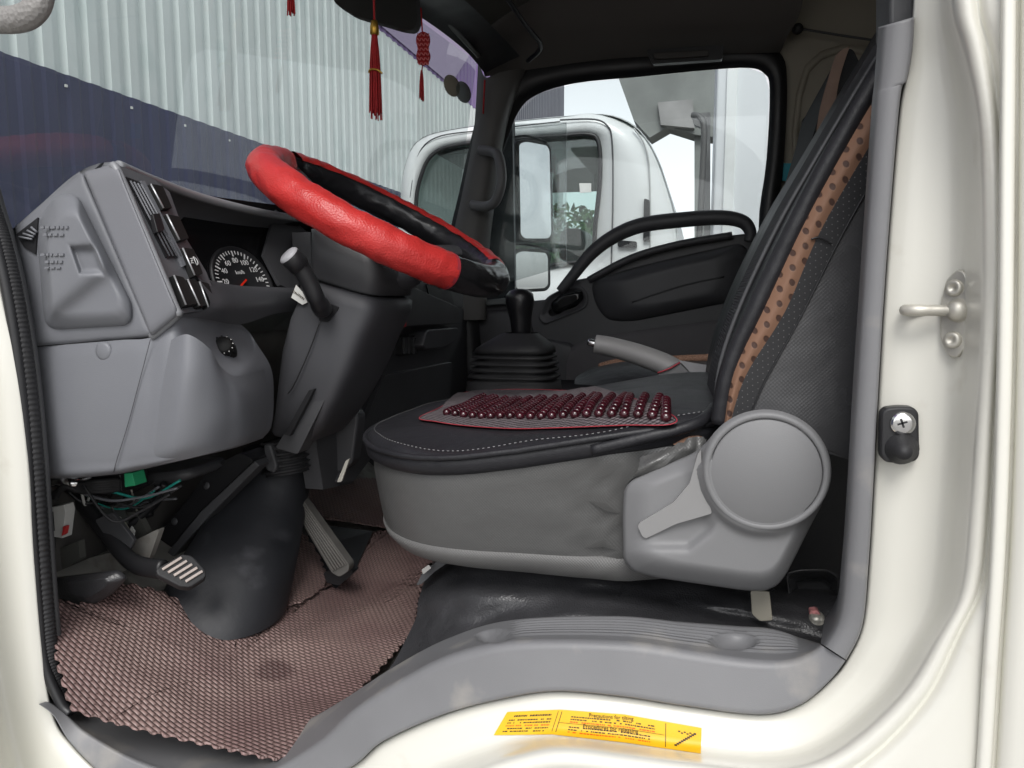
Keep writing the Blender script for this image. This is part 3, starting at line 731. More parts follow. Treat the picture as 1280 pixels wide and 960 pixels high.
for an in (0, 180, 62, -62):
    d = e1 * math.cos(R(an)) + e2 * math.sin(R(an)); e_ = en.cross(d)
    p0, p1 = Cw - en * .045 + d * .06, Cw + d * (RW - .012)
    rows = []
    for k in range(7):
        t = k / 6; c = p0.lerp(p1, t) + en * (.004 * math.sin(t * math.pi)); w_ = .024 - .008 * t; h_ = .010 - .003 * t
        rows.append([c + e_ * math.cos(q) * w_ + en * math.sin(q) * h_ for q in [2 * math.pi * j / 14 for j in range(14)]])
    grid('spoke', rows, DARKP, sw, cu=True)
# column shroud (rounded box sections along the axis)
def rsec(c, u, v, a, b, ex=4.5, n=36):
    out = []
    for k in range(n):
        q = 2 * math.pi * k / n; cs, sn = math.cos(q), math.sin(q)
        out.append(c + u * (abs(cs) ** (2 / ex)) * (1 if cs > 0 else -1) * a + v * (abs(sn) ** (2 / ex)) * (1 if sn > 0 else -1) * b)
    return out
def shroud(name, secs, m, parent, cap=True, ex=4.5):
    """secs: (left px, left py, right px, right py, Y centre, half width in Y)"""
    rows = []
    for (x0, y0, x1, y1, Y, hw) in secs:
        a_, b_ = P(x0, y0, Y - hw), P(x1, y1, Y - hw); c = (a_ + b_) / 2 + Vector((0, hw, 0)); u = (b_ - a_) / 2
        rows.append(rsec(c, u.normalized(), Vector((0, 1, 0)), u.length, hw, ex))
    if cap:
        for i, pos in ((0, 0), (-1, None)):
            c = sum(rows[i], Vector()) / len(rows[i]); r1 = [c.lerp(v, .9) for v in rows[i]]; r2 = [c.copy() for v in rows[i]]
            if pos == 0: pre = [r2, r1]
            else: post = [r1, r2]
        rows = pre + rows + post
    return grid(name, rows, m, parent, cu=True)
col = shroud('steering_column', [(386, 350, 464, 372, 1.0, .072), (380, 352, 468, 377, 1.0, .078), (368, 366, 466, 392, 1.0, .08), (354, 398, 452, 420, 1.0, .08), (344, 440, 436, 462, 1.0, .078), (340, 480, 420, 500, 1.0, .072), (337, 515, 404, 530, 1.0, .064), (334, 540, 388, 552, 1.0, .056), (338, 544, 384, 554, 1.0, .05)], COLP, T, ex=6)
col['label'] = 'dark grey steering column shroud under the wheel'
shroud('upper_cowl', [(384, 286, 440, 286, 1.0, .04), (382, 290, 462, 306, 1.0, .068), (380, 316, 474, 338, 1.0, .075), (381, 342, 468, 369, 1.0, .074), (386, 348, 462, 370, 1.0, .07)], DARKP, col, ex=6)
slab('shroud_slot', [(401, 391), (408, 378), (424, 384), (410, 403), (398, 401)], .918, .01, BLACKP, col, r=3)
slab('column_bracket', [(388, 490), (416, 480), (372, 568), (344, 560)], .93, .03, DARKP, col, r=4, bw=.003)
slab('shroud_gap', [(386, 488), (393, 486), (362, 545), (355, 543)], .921, .01, BLACKP, col)
ptube('shroud_seam', [(400, 402, .917), (386, 440, .917), (368, 480, .922), (360, 492, .926)], .0008, BLACKP, col, n=6)
slab('column_sticker', [(370, 356), (378, 365), (384, 378), (378, 381), (364, 372)], .916, .001, WHITEP, col)
tx = P(373, 369, .9150)
text('sticker_print', 'CAUTION', .0045, tx, P(380, 373, .915) - P(368, 364, .915), (0.3, 0, 1), BINK, col)
stalk = ptube('indicator_stalk', [(404, 388, .905), (396, 374, .885), (386, 352, .875), (374, 332, .865), (362, 320, .855)], lambda f: .0125 if f < .2 else .0105 + .002 * f, BLACKP, col, n=20)
stalk['label'] = 'black indicator stalk with a grey round tip'
c_ = P(362, 320, .855); ax = (P(362, 320, .855) - P(374, 332, .865)).normalized()
lathe('stalk_tip', [(.0135, -.004), (.0138, .002), (.011, .0045), (0, .005)], c_ + Vector((0, 0, 0)), ax, mat('tip_grey', (.36, .36, .38), .45), stalk, n=28)
lathe('stalk_collar', [(.0115, -.02), (.0140, -.018), (.0140, 0), (.0135, .001)], c_, ax, BLACKP, stalk, n=28)
ptube('wiper_stalk', [(392, 340, 1.1), (360, 352, 1.12), (340, 362, 1.13)], .004, BLACKP, col, n=10)
# bellows at foot of the column
bb = []
rows = []
for k in range(25):
    t = k / 24; x, y = 362 + t * 2 - 4, 548 + t * 42; rr = .036 + .004 * math.sin(k * math.pi / 2); rows.append(rsec(P(x, y, 1.0), Vector((1, 0, .15)).normalized(), Vector((0, 1, 0)), rr, rr, 2, 24))
grid('column_bellows', rows, RUBBER, col, cu=True)
slab('bellows_clip', [(329, 556), (338, 556), (346, 585), (342, 592), (332, 588)], .955, .02, DARKP, col, r=4, bw=.003)
slab('under_column_brace', [(398, 528), (430, 500), (448, 520), (440, 580), (410, 600), (380, 598), (384, 560)], 1.06, .03, DARKP, col, r=6, bw=.004)
# big black shaft cover
rows = []; YB = P(270, 786, .66).y * 0 + .80
for (x0, y0, x1, y1, Yc, hw) in [(302, 560, 392, 575, 1.04, .05), (296, 580, 376, 592, 1.03, .055), (270, 625, 362, 640, 1.0, .07), (232, 685, 346, 705, YB + .11, .08), (210, 722, 336, 748, YB + .09, .085), (200, 742, 330, 774, YB + .07, .085), (202, 762, 326, 792, YB + .06, .08)]:
    a_, b_ = P(x0, y0, Yc - hw * .4), P(x1, y1, Yc - hw * .4); c = (a_ + b_) / 2 + Vector((0, hw * .4, 0)); u = (b_ - a_) / 2
    rows.append(rsec(c, u.normalized(), Vector((0, 1, 0)), u.length, hw, 2.3, 40))
sc_ = grid('shaft_cover', rows, RUBBER2, T, cu=True); sc_['label'] = 'scuffed black cone shaped cover at the foot of the steering column'

# =================================================================== PEDALS AND FOOTWELL
ZF = P(345, 948, .645).z          # floor height near the sill
def hfloor(x, y):
    return ZF + .0 + .55 * .03 * math.log1p(math.exp(min(30, (-x - .52) / .03))) + .006 * noise.noise(Vector((x * 7, y * 7, 0))) + .004 * noise.noise(Vector((x * 19, y * 19, 2)))
def onfloor(px, py, lift=0):
    d = ray(px, py); t = (ZF - CAMZ) / d.z
    for _ in range(30):
        p = CAM + d * t; e = p.z - (hfloor(p.x, p.y) + lift); t += e / (-d.z) * .6 if True else 0
    return CAM + d * t
fl = PZ(345, 950, ZF)
# toe board and firewall
mesh('floor_panel', [(-.52, .71, ZF - .022), (-.52, 2.2, ZF - .022), (.52, 2.2, ZF - .022), (.52, .71, ZF - .022), (-.82, .66, ZF + .138), (-.82, 2.2, ZF + .138)], [(0, 3, 2, 1), (4, 0, 1, 5)], GREYMET, T, False)
mesh('firewall', [(-.80, .62, ZF + .12), (-.80, 2.25, ZF + .12), (-.81, 2.25, CAMZ + .0), (-.81, .62, CAMZ + .0)], [(0, 1, 2, 3)], mat('firewall_grey', (.09, .085, .08), .6, var=.3, varscale=12), T, False)

MATM = bpy.data.materials.new('woven_rubber_mat'); MATM.use_nodes = True
def build_mat_weave(m, c1=(.31, .195, .187), c0=(.11, .07, .063)):
    n = m.node_tree; N = n.nodes; L = n.links; b = N['Principled BSDF']; b.inputs['Roughness'].default_value = .42
    tc = N.new('ShaderNodeTexCoord'); mp = N.new('ShaderNodeMapping'); L.new(tc.outputs['Object'], mp.inputs[0])
    mp.inputs['Rotation'].default_value = (0, 0, R(9)); mp.inputs['Scale'].default_value = (1 / .0050,) * 3
    sx = N.new('ShaderNodeSeparateXYZ'); L.new(mp.outputs[0], sx.inputs[0])
    def M(op, a, b_=None, c=None):
        q = N.new('ShaderNodeMath'); q.operation = op
        for i, v in enumerate((a, b_, c)):
            if v is None: continue
            if isinstance(v, (int, float)): q.inputs[i].default_value = v
            else: L.new(v, q.inputs[i])
        return q.outputs[0]
    fv = M('FLOOR', sx.outputs[1]); off = M('MULTIPLY', M('MODULO', M('ABSOLUTE', fv), 2), .5)
    uu = M('FRACT', M('ADD', M('MULTIPLY', sx.outputs[0], .52), off)); vv = M('FRACT', sx.outputs[1])
    hu = M('SINE', M('MULTIPLY', uu, math.pi)); hv = M('SINE', M('MULTIPLY', vv, math.pi))
    h = M('MULTIPLY', M('POWER', M('MAXIMUM', hv, 0.0), .6), M('POWER', M('MAXIMUM', hu, 0.0), .55))
    mx = N.new('ShaderNodeMix'); mx.data_type = 'RGBA'; mx.inputs[6].default_value = (*c0, 1); 
    nz = N.new('ShaderNodeTexNoise'); nz.inputs['Scale'].default_value = 9; nz.inputs['Detail'].default_value = 8; L.new(tc.outputs['Object'], nz.inputs['Vector'])
    cr_ = N.new('ShaderNodeValToRGB'); cr_.color_ramp.elements[0].position = .36; cr_.color_ramp.elements[1].position = .68
    cr_.color_ramp.elements[0].color = (*[q * .8 for q in c1], 1); cr_.color_ramp.elements[1].color = (c1[0] * 1.25, c1[1] * 1.4, c1[2] * 1.32, 1)
    L.new(nz.outputs[0], cr_.inputs[0]); L.new(cr_.outputs[0], mx.inputs[7]); L.new(h, mx.inputs[0])
    # worn dark stain
    ds = N.new('ShaderNodeVectorMath'); ds.operation = 'DISTANCE'; L.new(tc.outputs['Object'], ds.inputs[0]); ds.inputs[1].default_value = STAIN
    dd = M('ADD', ds.outputs['Value'], M('MULTIPLY', nz.outputs[0], .06))
    mr = N.new('ShaderNodeMapRange'); L.new(dd, mr.inputs[0]); mr.inputs[1].default_value = .050; mr.inputs[2].default_value = .062; mr.inputs[3].default_value = .65; mr.inputs[4].default_value = 0
    m2 = N.new('ShaderNodeMix'); m2.data_type = 'RGBA'; L.new(mr.outputs[0], m2.inputs[0]); L.new(mx.outputs[2], m2.inputs[6]); m2.inputs[7].default_value = (.07, .035, .035, 1)
    L.new(m2.outputs[2], b.inputs['Base Color'])
    bp = N.new('ShaderNodeBump'); bp.inputs['Strength'].default_value = 1; bp.inputs['Distance'].default_value = .0019; L.new(h, bp.inputs['Height']); L.new(bp.outputs[0], b.inputs['Normal'])
STAIN = tuple(onfloor(338, 843))
build_mat_weave(MATM)
def matmesh(name, px, label, lift=.004, ctr=None, zig=.004):
    """serrated outline on the floor, filled as concentric rings"""
    pts = rnd([(p[0], p[1]) for p in px], 10); base = []
    for i in range(len(pts)):
        a_, b_ = onfloor(*pts[i], lift), onfloor(*pts[(i + 1) % len(pts)], lift); L_ = (b_ - a_).length; k = max(1, int(L_ / .0045))
        for j in range(k): base.append(pts[i].lerp(pts[(i + 1) % len(pts)], j / k))
    c2 = Vector(ctr) if ctr else sum(base, Vector((0, 0))) / len(base)
    W = [onfloor(p.x, p.y, lift) for p in base]; c = onfloor(c2.x, c2.y, lift)
    dense_ = []
    for i, v in enumerate(W):
        nx = W[(i + 1) % len(W)]; t = (nx - v); nrm = Vector((t.y, -t.x, 0)).normalized()
        if nrm.dot(v - c) < 0: nrm = -nrm
        dense_.append(v + nrm * (zig if (i // 2) % 2 else 0))
    rows = []
    rows.append([Vector((v.x, v.y, v.z + .0005)) for v in dense_])
    for f in [0, .01, .03] + [.06 + .94 * k / 22 for k in range(23)]:
        row = []
        for v in dense_:
            q = v.lerp(c, min(f, .9995)); row.append(Vector((q.x, q.y, hfloor(q.x, q.y) + lift + .003)))
        rows.append(row)
    o = grid(name, rows, MATM, None, cu=True); tag(o, label, 'floor mat', 'woven rubber floor mats'); return o
matmesh('floor_mat', [(64, 752), (80, 756), (105, 760), (130, 748), (155, 732), (200, 742), (245, 765), (272, 786), (295, 787), (330, 768), (370, 750), (412, 730), (440, 715), (466, 668), (500, 662), (562, 684), (545, 712), (524, 738), (516, 790), (470, 840), (425, 885), (385, 940), (345, 950), (290, 938), (200, 918), (140, 903), (92, 888), (75, 830)],
        'large brown woven rubber mat covering the footwell beside the sill', ctr=(290, 830))
# piece under the accelerator
def hl(o): return o
matmesh('floor_mat', [(338, 672), (372, 660), (395, 690), (410, 728), (385, 748), (366, 758), (340, 748), (330, 735)], 'small brown woven rubber mat piece under the accelerator pedal', lift=.012, ctr=(372, 715))
matmesh('floor_mat', [(370, 628), (400, 600), (480, 600), (560, 640), (560, 665), (480, 660), (430, 652), (394, 648)], 'dark brown woven mat strip running back under the dash centre', lift=.012)

# clutch pedal
def pad(name, px, Y, th, m, parent, nrib, ribm, ribpts):
    o = slab(name, px, Y, th, m, parent, r=5, bw=.002)
    return o
cl = empty
arm = ptube('pedal', [(98, 622, .80), (120, 650, .79), (150, 688, .775), (172, 706, .765), (205, 712, .755)], .0085, BLACKP, T, n=12, scale=(1, 1.5)); arm['label'] = 'clutch pedal on a curved black arm'
N0 = P(228, 712, .74)
cpn = Vector((.55, -.55, .63)).normalized()
pd = slabp('pedal_pad', [(195, 711), (228, 692), (240, 694), (257, 712), (258, 721), (238, 734), (225, 733), (196, 718)], N0, cpn, .014, RUBBER, arm, r=4, bw=.002)
for k in range(5):
    t = k / 4; a_ = Vector((203, 712)).lerp(Vector((232, 727)), t); b_ = Vector((227, 697)).lerp(Vector((253, 714)), t)
    a3, b3 = PL(a_.x, a_.y, N0 + cpn * .0015, cpn), PL(b_.x, b_.y, N0 + cpn * .0015, cpn)
    dd = (b3 - a3); e_ = cpn.cross(dd).normalized()
    obox('grip_rib', (a3 + b3) / 2, dd / 2, e_ * .0016, cpn * .0014, PALEPAD, pd, .0005)
ptube('pedal_link', [(100, 615, .83), (108, 640, .85), (88, 700, .86), (80, 728, .86)], .014, BLACKP, arm, n=10)
# brake pedal behind the shaft cover
pd2 = slab('pedal', [(352, 650), (362, 636), (378, 652), (376, 664), (362, 670), (352, 664)], 1.12, .012, RUBBER, T, r=4, bw=.002); pd2['label'] = 'small brake pedal pad half hidden behind the black cone cover'
for k in range(5): ptube('grip_rib', [(354, 654 + k * 3, 1.117), (374, 646 + k * 4.2, 1.117)], .0012, PALEPAD, pd2, n=6, sm=1)
# accelerator
acc = slab('pedal', [(358, 622, 1.02), (372, 616, 1.02), (436, 706, .98), (436, 714, .98), (424, 722, .98), (414, 716, .98)], 1.0, .018, RUBPAD, T, r=4, bw=.003)
acc['label'] = 'long ribbed accelerator pedal'
for k in range(6):
    t = (k + .5) / 6; a_ = Vector((360, 623)).lerp(Vector((371, 618)), t); b_ = Vector((415, 714)).lerp(Vector((434, 705)), t)
    ptube('grip_rib', [(a_.x, a_.y, 1.0185), (b_.x, b_.y, .979)], .0014, mat('rib_grey', (.16, .15, .14), .6), acc, n=6, sm=1)
slab('pedal_base', [(404, 716), (430, 706), (442, 716), (424, 732), (408, 728)], 1.0, .02, BLACKP, acc, r=3)
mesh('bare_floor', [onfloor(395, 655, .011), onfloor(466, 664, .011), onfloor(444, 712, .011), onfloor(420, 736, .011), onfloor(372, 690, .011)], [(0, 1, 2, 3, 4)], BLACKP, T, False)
# black pressed bracket, heater pipes, wires and connectors
slab('pedal_bracket', [(168, 704), (232, 628), (262, 585), (300, 566), (318, 576), (250, 640), (196, 706)], .92, .05, BLACKP, T, r=5, bw=.004)
slab('bracket_flange', [(196, 706), (250, 640), (318, 576), (324, 582), (262, 644), (206, 708)], .905, .03, DARKP, T, bw=.002)
for (x, y) in ((218, 652), (196, 684), (258, 607)): lathe('bracket_hole', [(0, .001), (.005, .001), (.0055, 0)], P(x, y, .918), (0, -1, .2), DARKP, T, n=16)
hv = shroud('heater_box', [(150, 596, 232, 588, .90, .05), (140, 606, 238, 596, .90, .05), (150, 612, 230, 602, .90, .05)], DARKP, T)
slab('green_connector', [(155, 592), (165, 591), (169, 607), (156, 609)], .74, .02, GREEN, T, r=1, bw=.001)
slab('relay_box', [(92, 596), (150, 592), (152, 616), (110, 622), (95, 616)], .78, .05, BLACKP, T, r=3, bw=.002)
ptube('steel_pipe', [(56, 604, .74), (75, 600, .745), (92, 604, .75), (110, 598, .77)], .008, CHROME, T, n=14)
for q in range(5):
    ptube('wire_loom', [(62 + q * 2, 622, .74), (76 + q, 612 - q, .74), (96 + q, 606 + q * 2, .75), (124, 602 + q * 3, .76), (150, 600 + q * 3, .78)], .0035, RUBBER, T, n=8)
wc = slab('wire_connector', [(64, 634), (80, 631), (82, 640), (78, 673), (66, 671), (61, 655)], .74, .015, WHITEP, T, r=1, bw=.001)
slab('connector_window', [(60, 640), (65, 640), (67, 664), (61, 663)], .738, .01, BLACKP, wc); slab('connector_clip', [(79, 658), (82, 658), (80, 668), (77, 670)], .737, .006, mat('clip_red', (.7, .05, .05), .5), wc)
for q, cc in enumerate(((.02, .3, .25), (.6, .4, .05), (.05, .05, .05))): ptube('wire', [(63 + q * 3, 670, .745), (64 + q * 2, 684, .747), (62 + q * 3, 700, .75)], .0013, mat('wire%d' % q, cc, .4), T, n=6)
rw = random.Random(3)
for q in range(16):
    x0, y0 = rw.uniform(60, 110), rw.uniform(598, 618); x1, y1 = rw.uniform(100, 230), rw.uniform(596, 628); yy = rw.uniform(.72, .84)
    ptube('wire', [(x0, y0, yy), ((x0 * 2 + x1) / 3, max(y0, y1) + rw.uniform(4, 34), yy + .01), ((x0 + 2 * x1) / 3, max(y0, y1) + rw.uniform(0, 26), yy + .02), (x1, y1, yy + .02)], rw.choice([.0012, .0018, .0026]), [BLACKP, RUBBER, GREYP, mat('wire0', (.1, .1, .1)), WHITEP][rw.choice([0, 0, 1, 1, 2, 3, 4])], T, n=6)
slab('link_bracket', [(118, 650), (140, 640), (168, 676), (160, 690), (140, 684)], .775, .006, DARKP, T, r=4, bw=.001)
ptube('return_spring', [(148 + 3.0 * (k % 2), 646 + k * 1.6, .79) for k in range(22)], .0012, STEEL, T, n=5, sm=2)
ptube('pedal_rod', [(104, 628, .84), (150, 652, .86), (190, 640, .88)], .006, BLACKP, T, n=8)
ptube('pedal_rod', [(206, 604, .84), (186, 636, .84), (150, 668, .82), (140, 700, .82)], .005, BLACKP, T, n=8)
slab('module_box', [(122, 640), (140, 632), (148, 660), (132, 668)], .80, .02, mat('module_grey', (.08, .085, .08), .5), T, r=2, bw=.001)
slab('module_box', [(138, 662), (150, 654), (158, 668), (148, 676)], .79, .01, mat('module_cream', (.35, .34, .27), .5), T, r=2, bw=.001)
slab('paper_tag', [(158, 670), (164, 658), (168, 664), (166, 674), (156, 676)], .80, .002, WHITEP, T)
slab('firewall_plate', [(104, 700), (140, 690), (200, 660), (186, 700), (150, 716), (112, 718)], .80, .01, GREYMET, T, r=6)
slab('firewall_plate', [(64, 690), (98, 676), (100, 700), (66, 716)], .76, .01, mat('oxide_grey', (.10, .10, .09), .6, var=.2), T, r=3)
slab('firewall_plate', [(130, 640), (170, 640), (185, 668), (150, 690), (128, 668)], .83, .01, mat('oxide_grey', (.10, .10, .09)), T, r=6)
slab('shaft_foot_plate', [(178, 728), (196, 720), (214, 728), (208, 745), (186, 742)], .85, .01, GREYMET, T, r=4)
ptube('brake_pipe', [(196, 606, .86), (200, 625, .87), (178, 648, .88), (150, 672, .90)], .0035, BLACKP, T, n=8)
ptube('control_rod', [(164, 612, .82), (168, 628, .83), (172, 642, .84)], .0014, STEEL, T, n=8)
relief('kick_pad', [(64, 722), (100, 718), (150, 712), (160, 722), (142, 742), (110, 760), (84, 756), (64, 750)], .72, lambda x, y, f: .012 * min(1, 2 * f), VINYL, T, r=10, th=.1)

# =================================================================== DRIVER'S SEAT
# seat base: black vinyl box
def vin(v, s, t):
    return v + Vector((0, -1, .2)) * (.018 * noise.noise(Vector((v.x * 8, s * 3, 4))) + .007 * noise.noise(Vector((v.x * 24, s * 7, 9))))
base = patch('seat_base', [
 [(566, 690, .98), (600, 688, .95), (700, 694, .93), (800, 700, .93), (900, 710, .93), (1000, 716, .93), (1060, 720, .93)],
 [(536, 716, .86), (590, 700, .83), (700, 706, .81), (800, 716, .81), (900, 728, .81), (1000, 740, .81), (1060, 740, .81)],
 [(526, 742, .81), (590, 728, .78), (700, 732, .77), (800, 740, .77), (900, 752, .77), (1000, 766, .77), (1060, 770, .77)],
 [(518, 778, .78), (590, 764, .76), (700, 756, .745), (800, 762, .745), (900, 774, .745), (1000, 794, .745), (1060, 800, .745)],
 [(494, 828, .735), (560, 806, .73), (700, 786, .725), (800, 790, .725), (900, 796, .725), (1000, 806, .725), (1060, 815, .725)],
 [(470, 860, .72), (560, 840, .72), (700, 820, .72), (800, 820, .72), (900, 826, .72), (1000, 830, .72), (1060, 830, .72)]], VINYL, T, 8, 8, vin)
base['label'] = 'wrinkled black vinyl covered seat base between the seat and the sill'
patch('base_front', [[(566, 690, .98), (552, 686, 1.15), (545, 680, 1.3)], [(536, 716, .86), (540, 706, 1.1), (540, 700, 1.3)], [(518, 778, .78), (530, 760, 1.0), (535, 740, 1.3)], [(486, 835, .73), (515, 800, .95), (530, 770, 1.3)]], VINYL, base, 5, 5)
slab('latch_bracket', [(528, 716), (548, 700), (566, 690), (592, 690), (588, 700), (562, 702), (544, 714), (527, 730), (520, 732)], .80, .012, DARKP, base, r=3, bw=.002)
slab('latch_pin', [(527, 712), (536, 706), (539, 710), (529, 718)], .79, .008, CHROME, base, r=1)
slab('base_bracket', [(938, 738), (962, 740), (966, 776), (950, 777), (940, 768)], .738, .004, mat('bracket_olive', (.32, .30, .25), .5, var=.1), base, r=3, bw=.001)
# black sheet painting the void's shade, and bolt recess behind the seat
slab('void_backing', [(1000, 480), (1100, 480), (1100, 840), (940, 840), (940, 700)], .95, .02, BLACKP, T)
rb = relief('bolt_recess', [(982, 716), (1000, 712), (1036, 712), (1050, 722), (1046, 770), (1036, 792), (1004, 790), (990, 776)], .80, lambda x, y, f: -.03 * min(1, f * 2.5), mat('pocket_black', (.04, .04, .042), .22), T, r=6, th=.02)
lathe('bolt', [(0, .012), (.006, .012), (.0075, .009), (.0075, .003), (.012, .002), (.012, 0)], P(1020, 780, .765), (0, -.35, 1), STEEL, rb, n=18)
slab('bolt_paint', [(1012, 764), (1022, 763), (1028, 772), (1026, 784), (1013, 784)], .762, .01, mat('paint_mark', (.6, .25, .25), .5, var=.6, varscale=120), rb, r=3)
relief('floor_tray', [(984, 740), (1050, 740), (1044, 800), (1020, 806), (990, 790)], .83, lambda x, y, f: 0, BLACKP, T, r=4)

# cushion: stacked rounded outlines
zs_top = P(590, 577, .72).z
cxm, cym = -.175, .955
def sq(cx, cy, a, b, ex, n=96):
    out = []
    for k in range(n):
        q = 2 * math.pi * k / n; cs, sn = math.cos(q), math.sin(q)
        e_ = ex - (.9 if cs < 0 else 0) * abs(cs)
        out.append((cx + a * math.copysign(abs(cs) ** (2 / e_), cs), cy + b * math.copysign(abs(sn) ** (2 / e_), sn)))
    return out
def zedge(x):
    t = max(0, min(1, (x + .30) / .32)); return -.002 + .044 * t * t * (3 - 2 * t)
def side_rings(specs, grow=0):
    out = []
    for dz, ina in specs:
        ring = []
        for (x, y) in sq(cxm, cym, .232 - ina + grow, .240 - ina * .5 + grow, 3.4):
            f = max(0, 1 + dz / .118); zz = zs_top + dz + zedge(x) * f
            wr = .005 * noise.noise(Vector((x * 9, y * 9, zz * 14))) + (.006 * noise.noise(Vector((x * 30, 3, zz * 12))) if x > -.15 else 0)
            hh = -dz / .12; fold = max(0, min(1, (x + .20) / .1)) * math.sin(math.pi * min(1, max(0, hh)))
            fd = .006 * fold * math.sin((x * 1.1 + zz * 1.6) * 95) + .004 * fold * math.sin((x - zz * 1.2) * 150)
            ring.append(Vector((x + wr, y - wr - fd, zz)))
        out.append(ring)
    return out
seat = grid('driver_seat', side_rings(((-.122, .055), (-.116, .030), (-.104, .018), (-.097, .0155), (-.09, .013), (-.08, .0105), (-.07, .008), (-.06, .006), (-.05, .004), (-.04, .0025), (-.03, .001), (-.02, .001), (-.012, .002), (0, .010))), FABRIC, T, cu=True); seat['label'] = "driver's seat with grey fabric sides and grey plastic recliner cover"
grid('lower_band', side_rings(((-.1225, .054), (-.117, .0285), (-.106, .0172), (-.098, .0142), (-.0972, .018)), .001), FABRICL, seat, cu=True)
# ---- bead seat cover (top-level: lies on the seat)
cover = empty('seat_cover', (0, 0, 0)); tag(cover, 'black leather seat cover with rows of maroon beads lying on the driver seat', 'seat cover')
rows = []
def ctop(x, y): 
    u = abs(x - cxm) / .25; v = abs(y - cym) / .25; r_ = min(1, max(u, v))
    return zs_top + zedge(x) + .016 * (1 - r_ ** 4) + .003 * noise.noise(Vector((x * 12, y * 12, 1)))
for ina, dz in ((-.000, -.016), (-.006, -.012), (-.0075, -.004), (-.006, .004)):
    rows.append([Vector((x, y, zs_top + zedge(x) + dz)) for x, y in sq(cxm, cym, .232 - ina, .240 - ina, 3.4)])
for f in [0, .03, .08, .15, .25, .35, .5, .7, .85, .999]:
    rows.append([Vector((cxm + (x - cxm) * (1 - f), cym + (y - cym) * (1 - f), ctop(cxm + (x - cxm) * (1 - f), cym + (y - cym) * (1 - f)) + .005)) for x, y in sq(cxm, cym, .232, .240, 3.4)])
grid('leather_border', rows, LEATH, cover, cu=True)
tube('edge_piping', [Vector((x, y, zs_top + zedge(x) + .004)) for x, y in sq(cxm, cym, .2395, .2475, 3.4, 64)], .0035, LEATH, cover, n=8, sm=1, closed=True)
sti = []
ring_ = [Vector((x, y, 0)) for x, y in sq(cxm, cym, .229, .237, 3.4, 720)]
def along(ring, d):      # walk the closed ring by distance
    out = []; acc = 0; nxt = 0
    for k in range(len(ring)):
        a_, b_ = ring[k], ring[(k + 1) % len(ring)]; L_ = (b_ - a_).length
        while nxt <= acc + L_: out.append(a_.lerp(b_, (nxt - acc) / max(L_, 1e-6))); nxt += d
        acc += L_
    return out
sp_ = along(ring_, .0028)
for k in range(0, len(sp_) - 2, 2):
    a_, b_ = sp_[k], sp_[k + 1]; b_ = a_.lerp(b_, .8)
    if a_.y > 1.05 and a_.x > -.3: continue
    za, zb = ctop(a_.x, a_.y) + .0056, ctop(b_.x, b_.y) + .0056
    sti.append(tube('t', [Vector((a_.x, a_.y, za)), Vector((b_.x, b_.y, zb))], .0005, mat('grey_stitch', (.22, .22, .22), .6), None, n=5, sm=1, cap=False))
joinm('stitching', sti, cover)
# woven centre panel outline (lens shape) 
def topz(x, y): return ctop(x, y) + .006
def ontop(px, py):
    d = ray(px, py); t = (zs_top - CAMZ) / d.z
    for _ in range(20):
        p = CAM + d * t; t += (p.z - topz(p.x, p.y)) / (-d.z) * .7
    return CAM + d * t
pan = [(524, 524), (552, 510), (580, 492), (640, 488), (720, 490), (780, 497), (838, 520), (838, 533), (780, 534), (700, 537), (640, 538), (580, 534), (545, 529)]
pn = [ontop(*p) for p in pan]; pn = closedc(pn, 5); c = sum(pn, Vector()) / len(pn)
rows = [[Vector((q.x, q.y, topz(q.x, q.y) + .0015)) for q in [v.lerp(c, f) for v in pn]] for f in (0, .1, .2, .3, .4, .5, .6, .7, .8, .9, .999)]
grid('woven_panel', rows, MESHC, cover, cu=True)
tube('red_piping', [v + Vector((0, 0, .002)) for v in pn], .0006, REDB, cover, n=6, sm=1, closed=True)
# beads
def beadstring(p0, p1, nb):
    bm = bmesh.new(); r_ = .0055; rl = (p1 - p0).length / nb / 2
    dr = (p1 - p0).normalized()
    for k in range(nb):
        c = p0.lerp(p1, (k + .5) / nb); z = topz(c.x, c.y) + r_ * .8
        mtx = Matrix.Translation((c.x, c.y, z)) @ dr.to_track_quat('Z', 'Y').to_matrix().to_4x4() @ Matrix.Diagonal((r_, r_, rl * .92, 1))
        bmesh.ops.create_uvsphere(bm, u_segments=14, v_segments=9, radius=1, matrix=mtx)
    me = bpy.data.meshes.new('bead_string'); bm.to_mesh(me); bm.free()
    for p in me.polygons: p.use_smooth = True
    return link('bead_string', me, BEADM, cover)
x0a, x1a = ontop(556, 521), ontop(832, 531)
NC = 21
for k in range(NC):
    t = k / (NC - 1); x = x0a.x + (x1a.x - x0a.x) * t; yn = x0a.y + (x1a.y - x0a.y) * t + .002
    yf = yn + .175 - .03 * t - .075 * t ** 3
    beadstring(Vector((x, yn, zs_top)), Vector((x + .004 * math.sin(k * 2.1), yf, zs_top)), max(7, int((yf - yn) / .0122)))

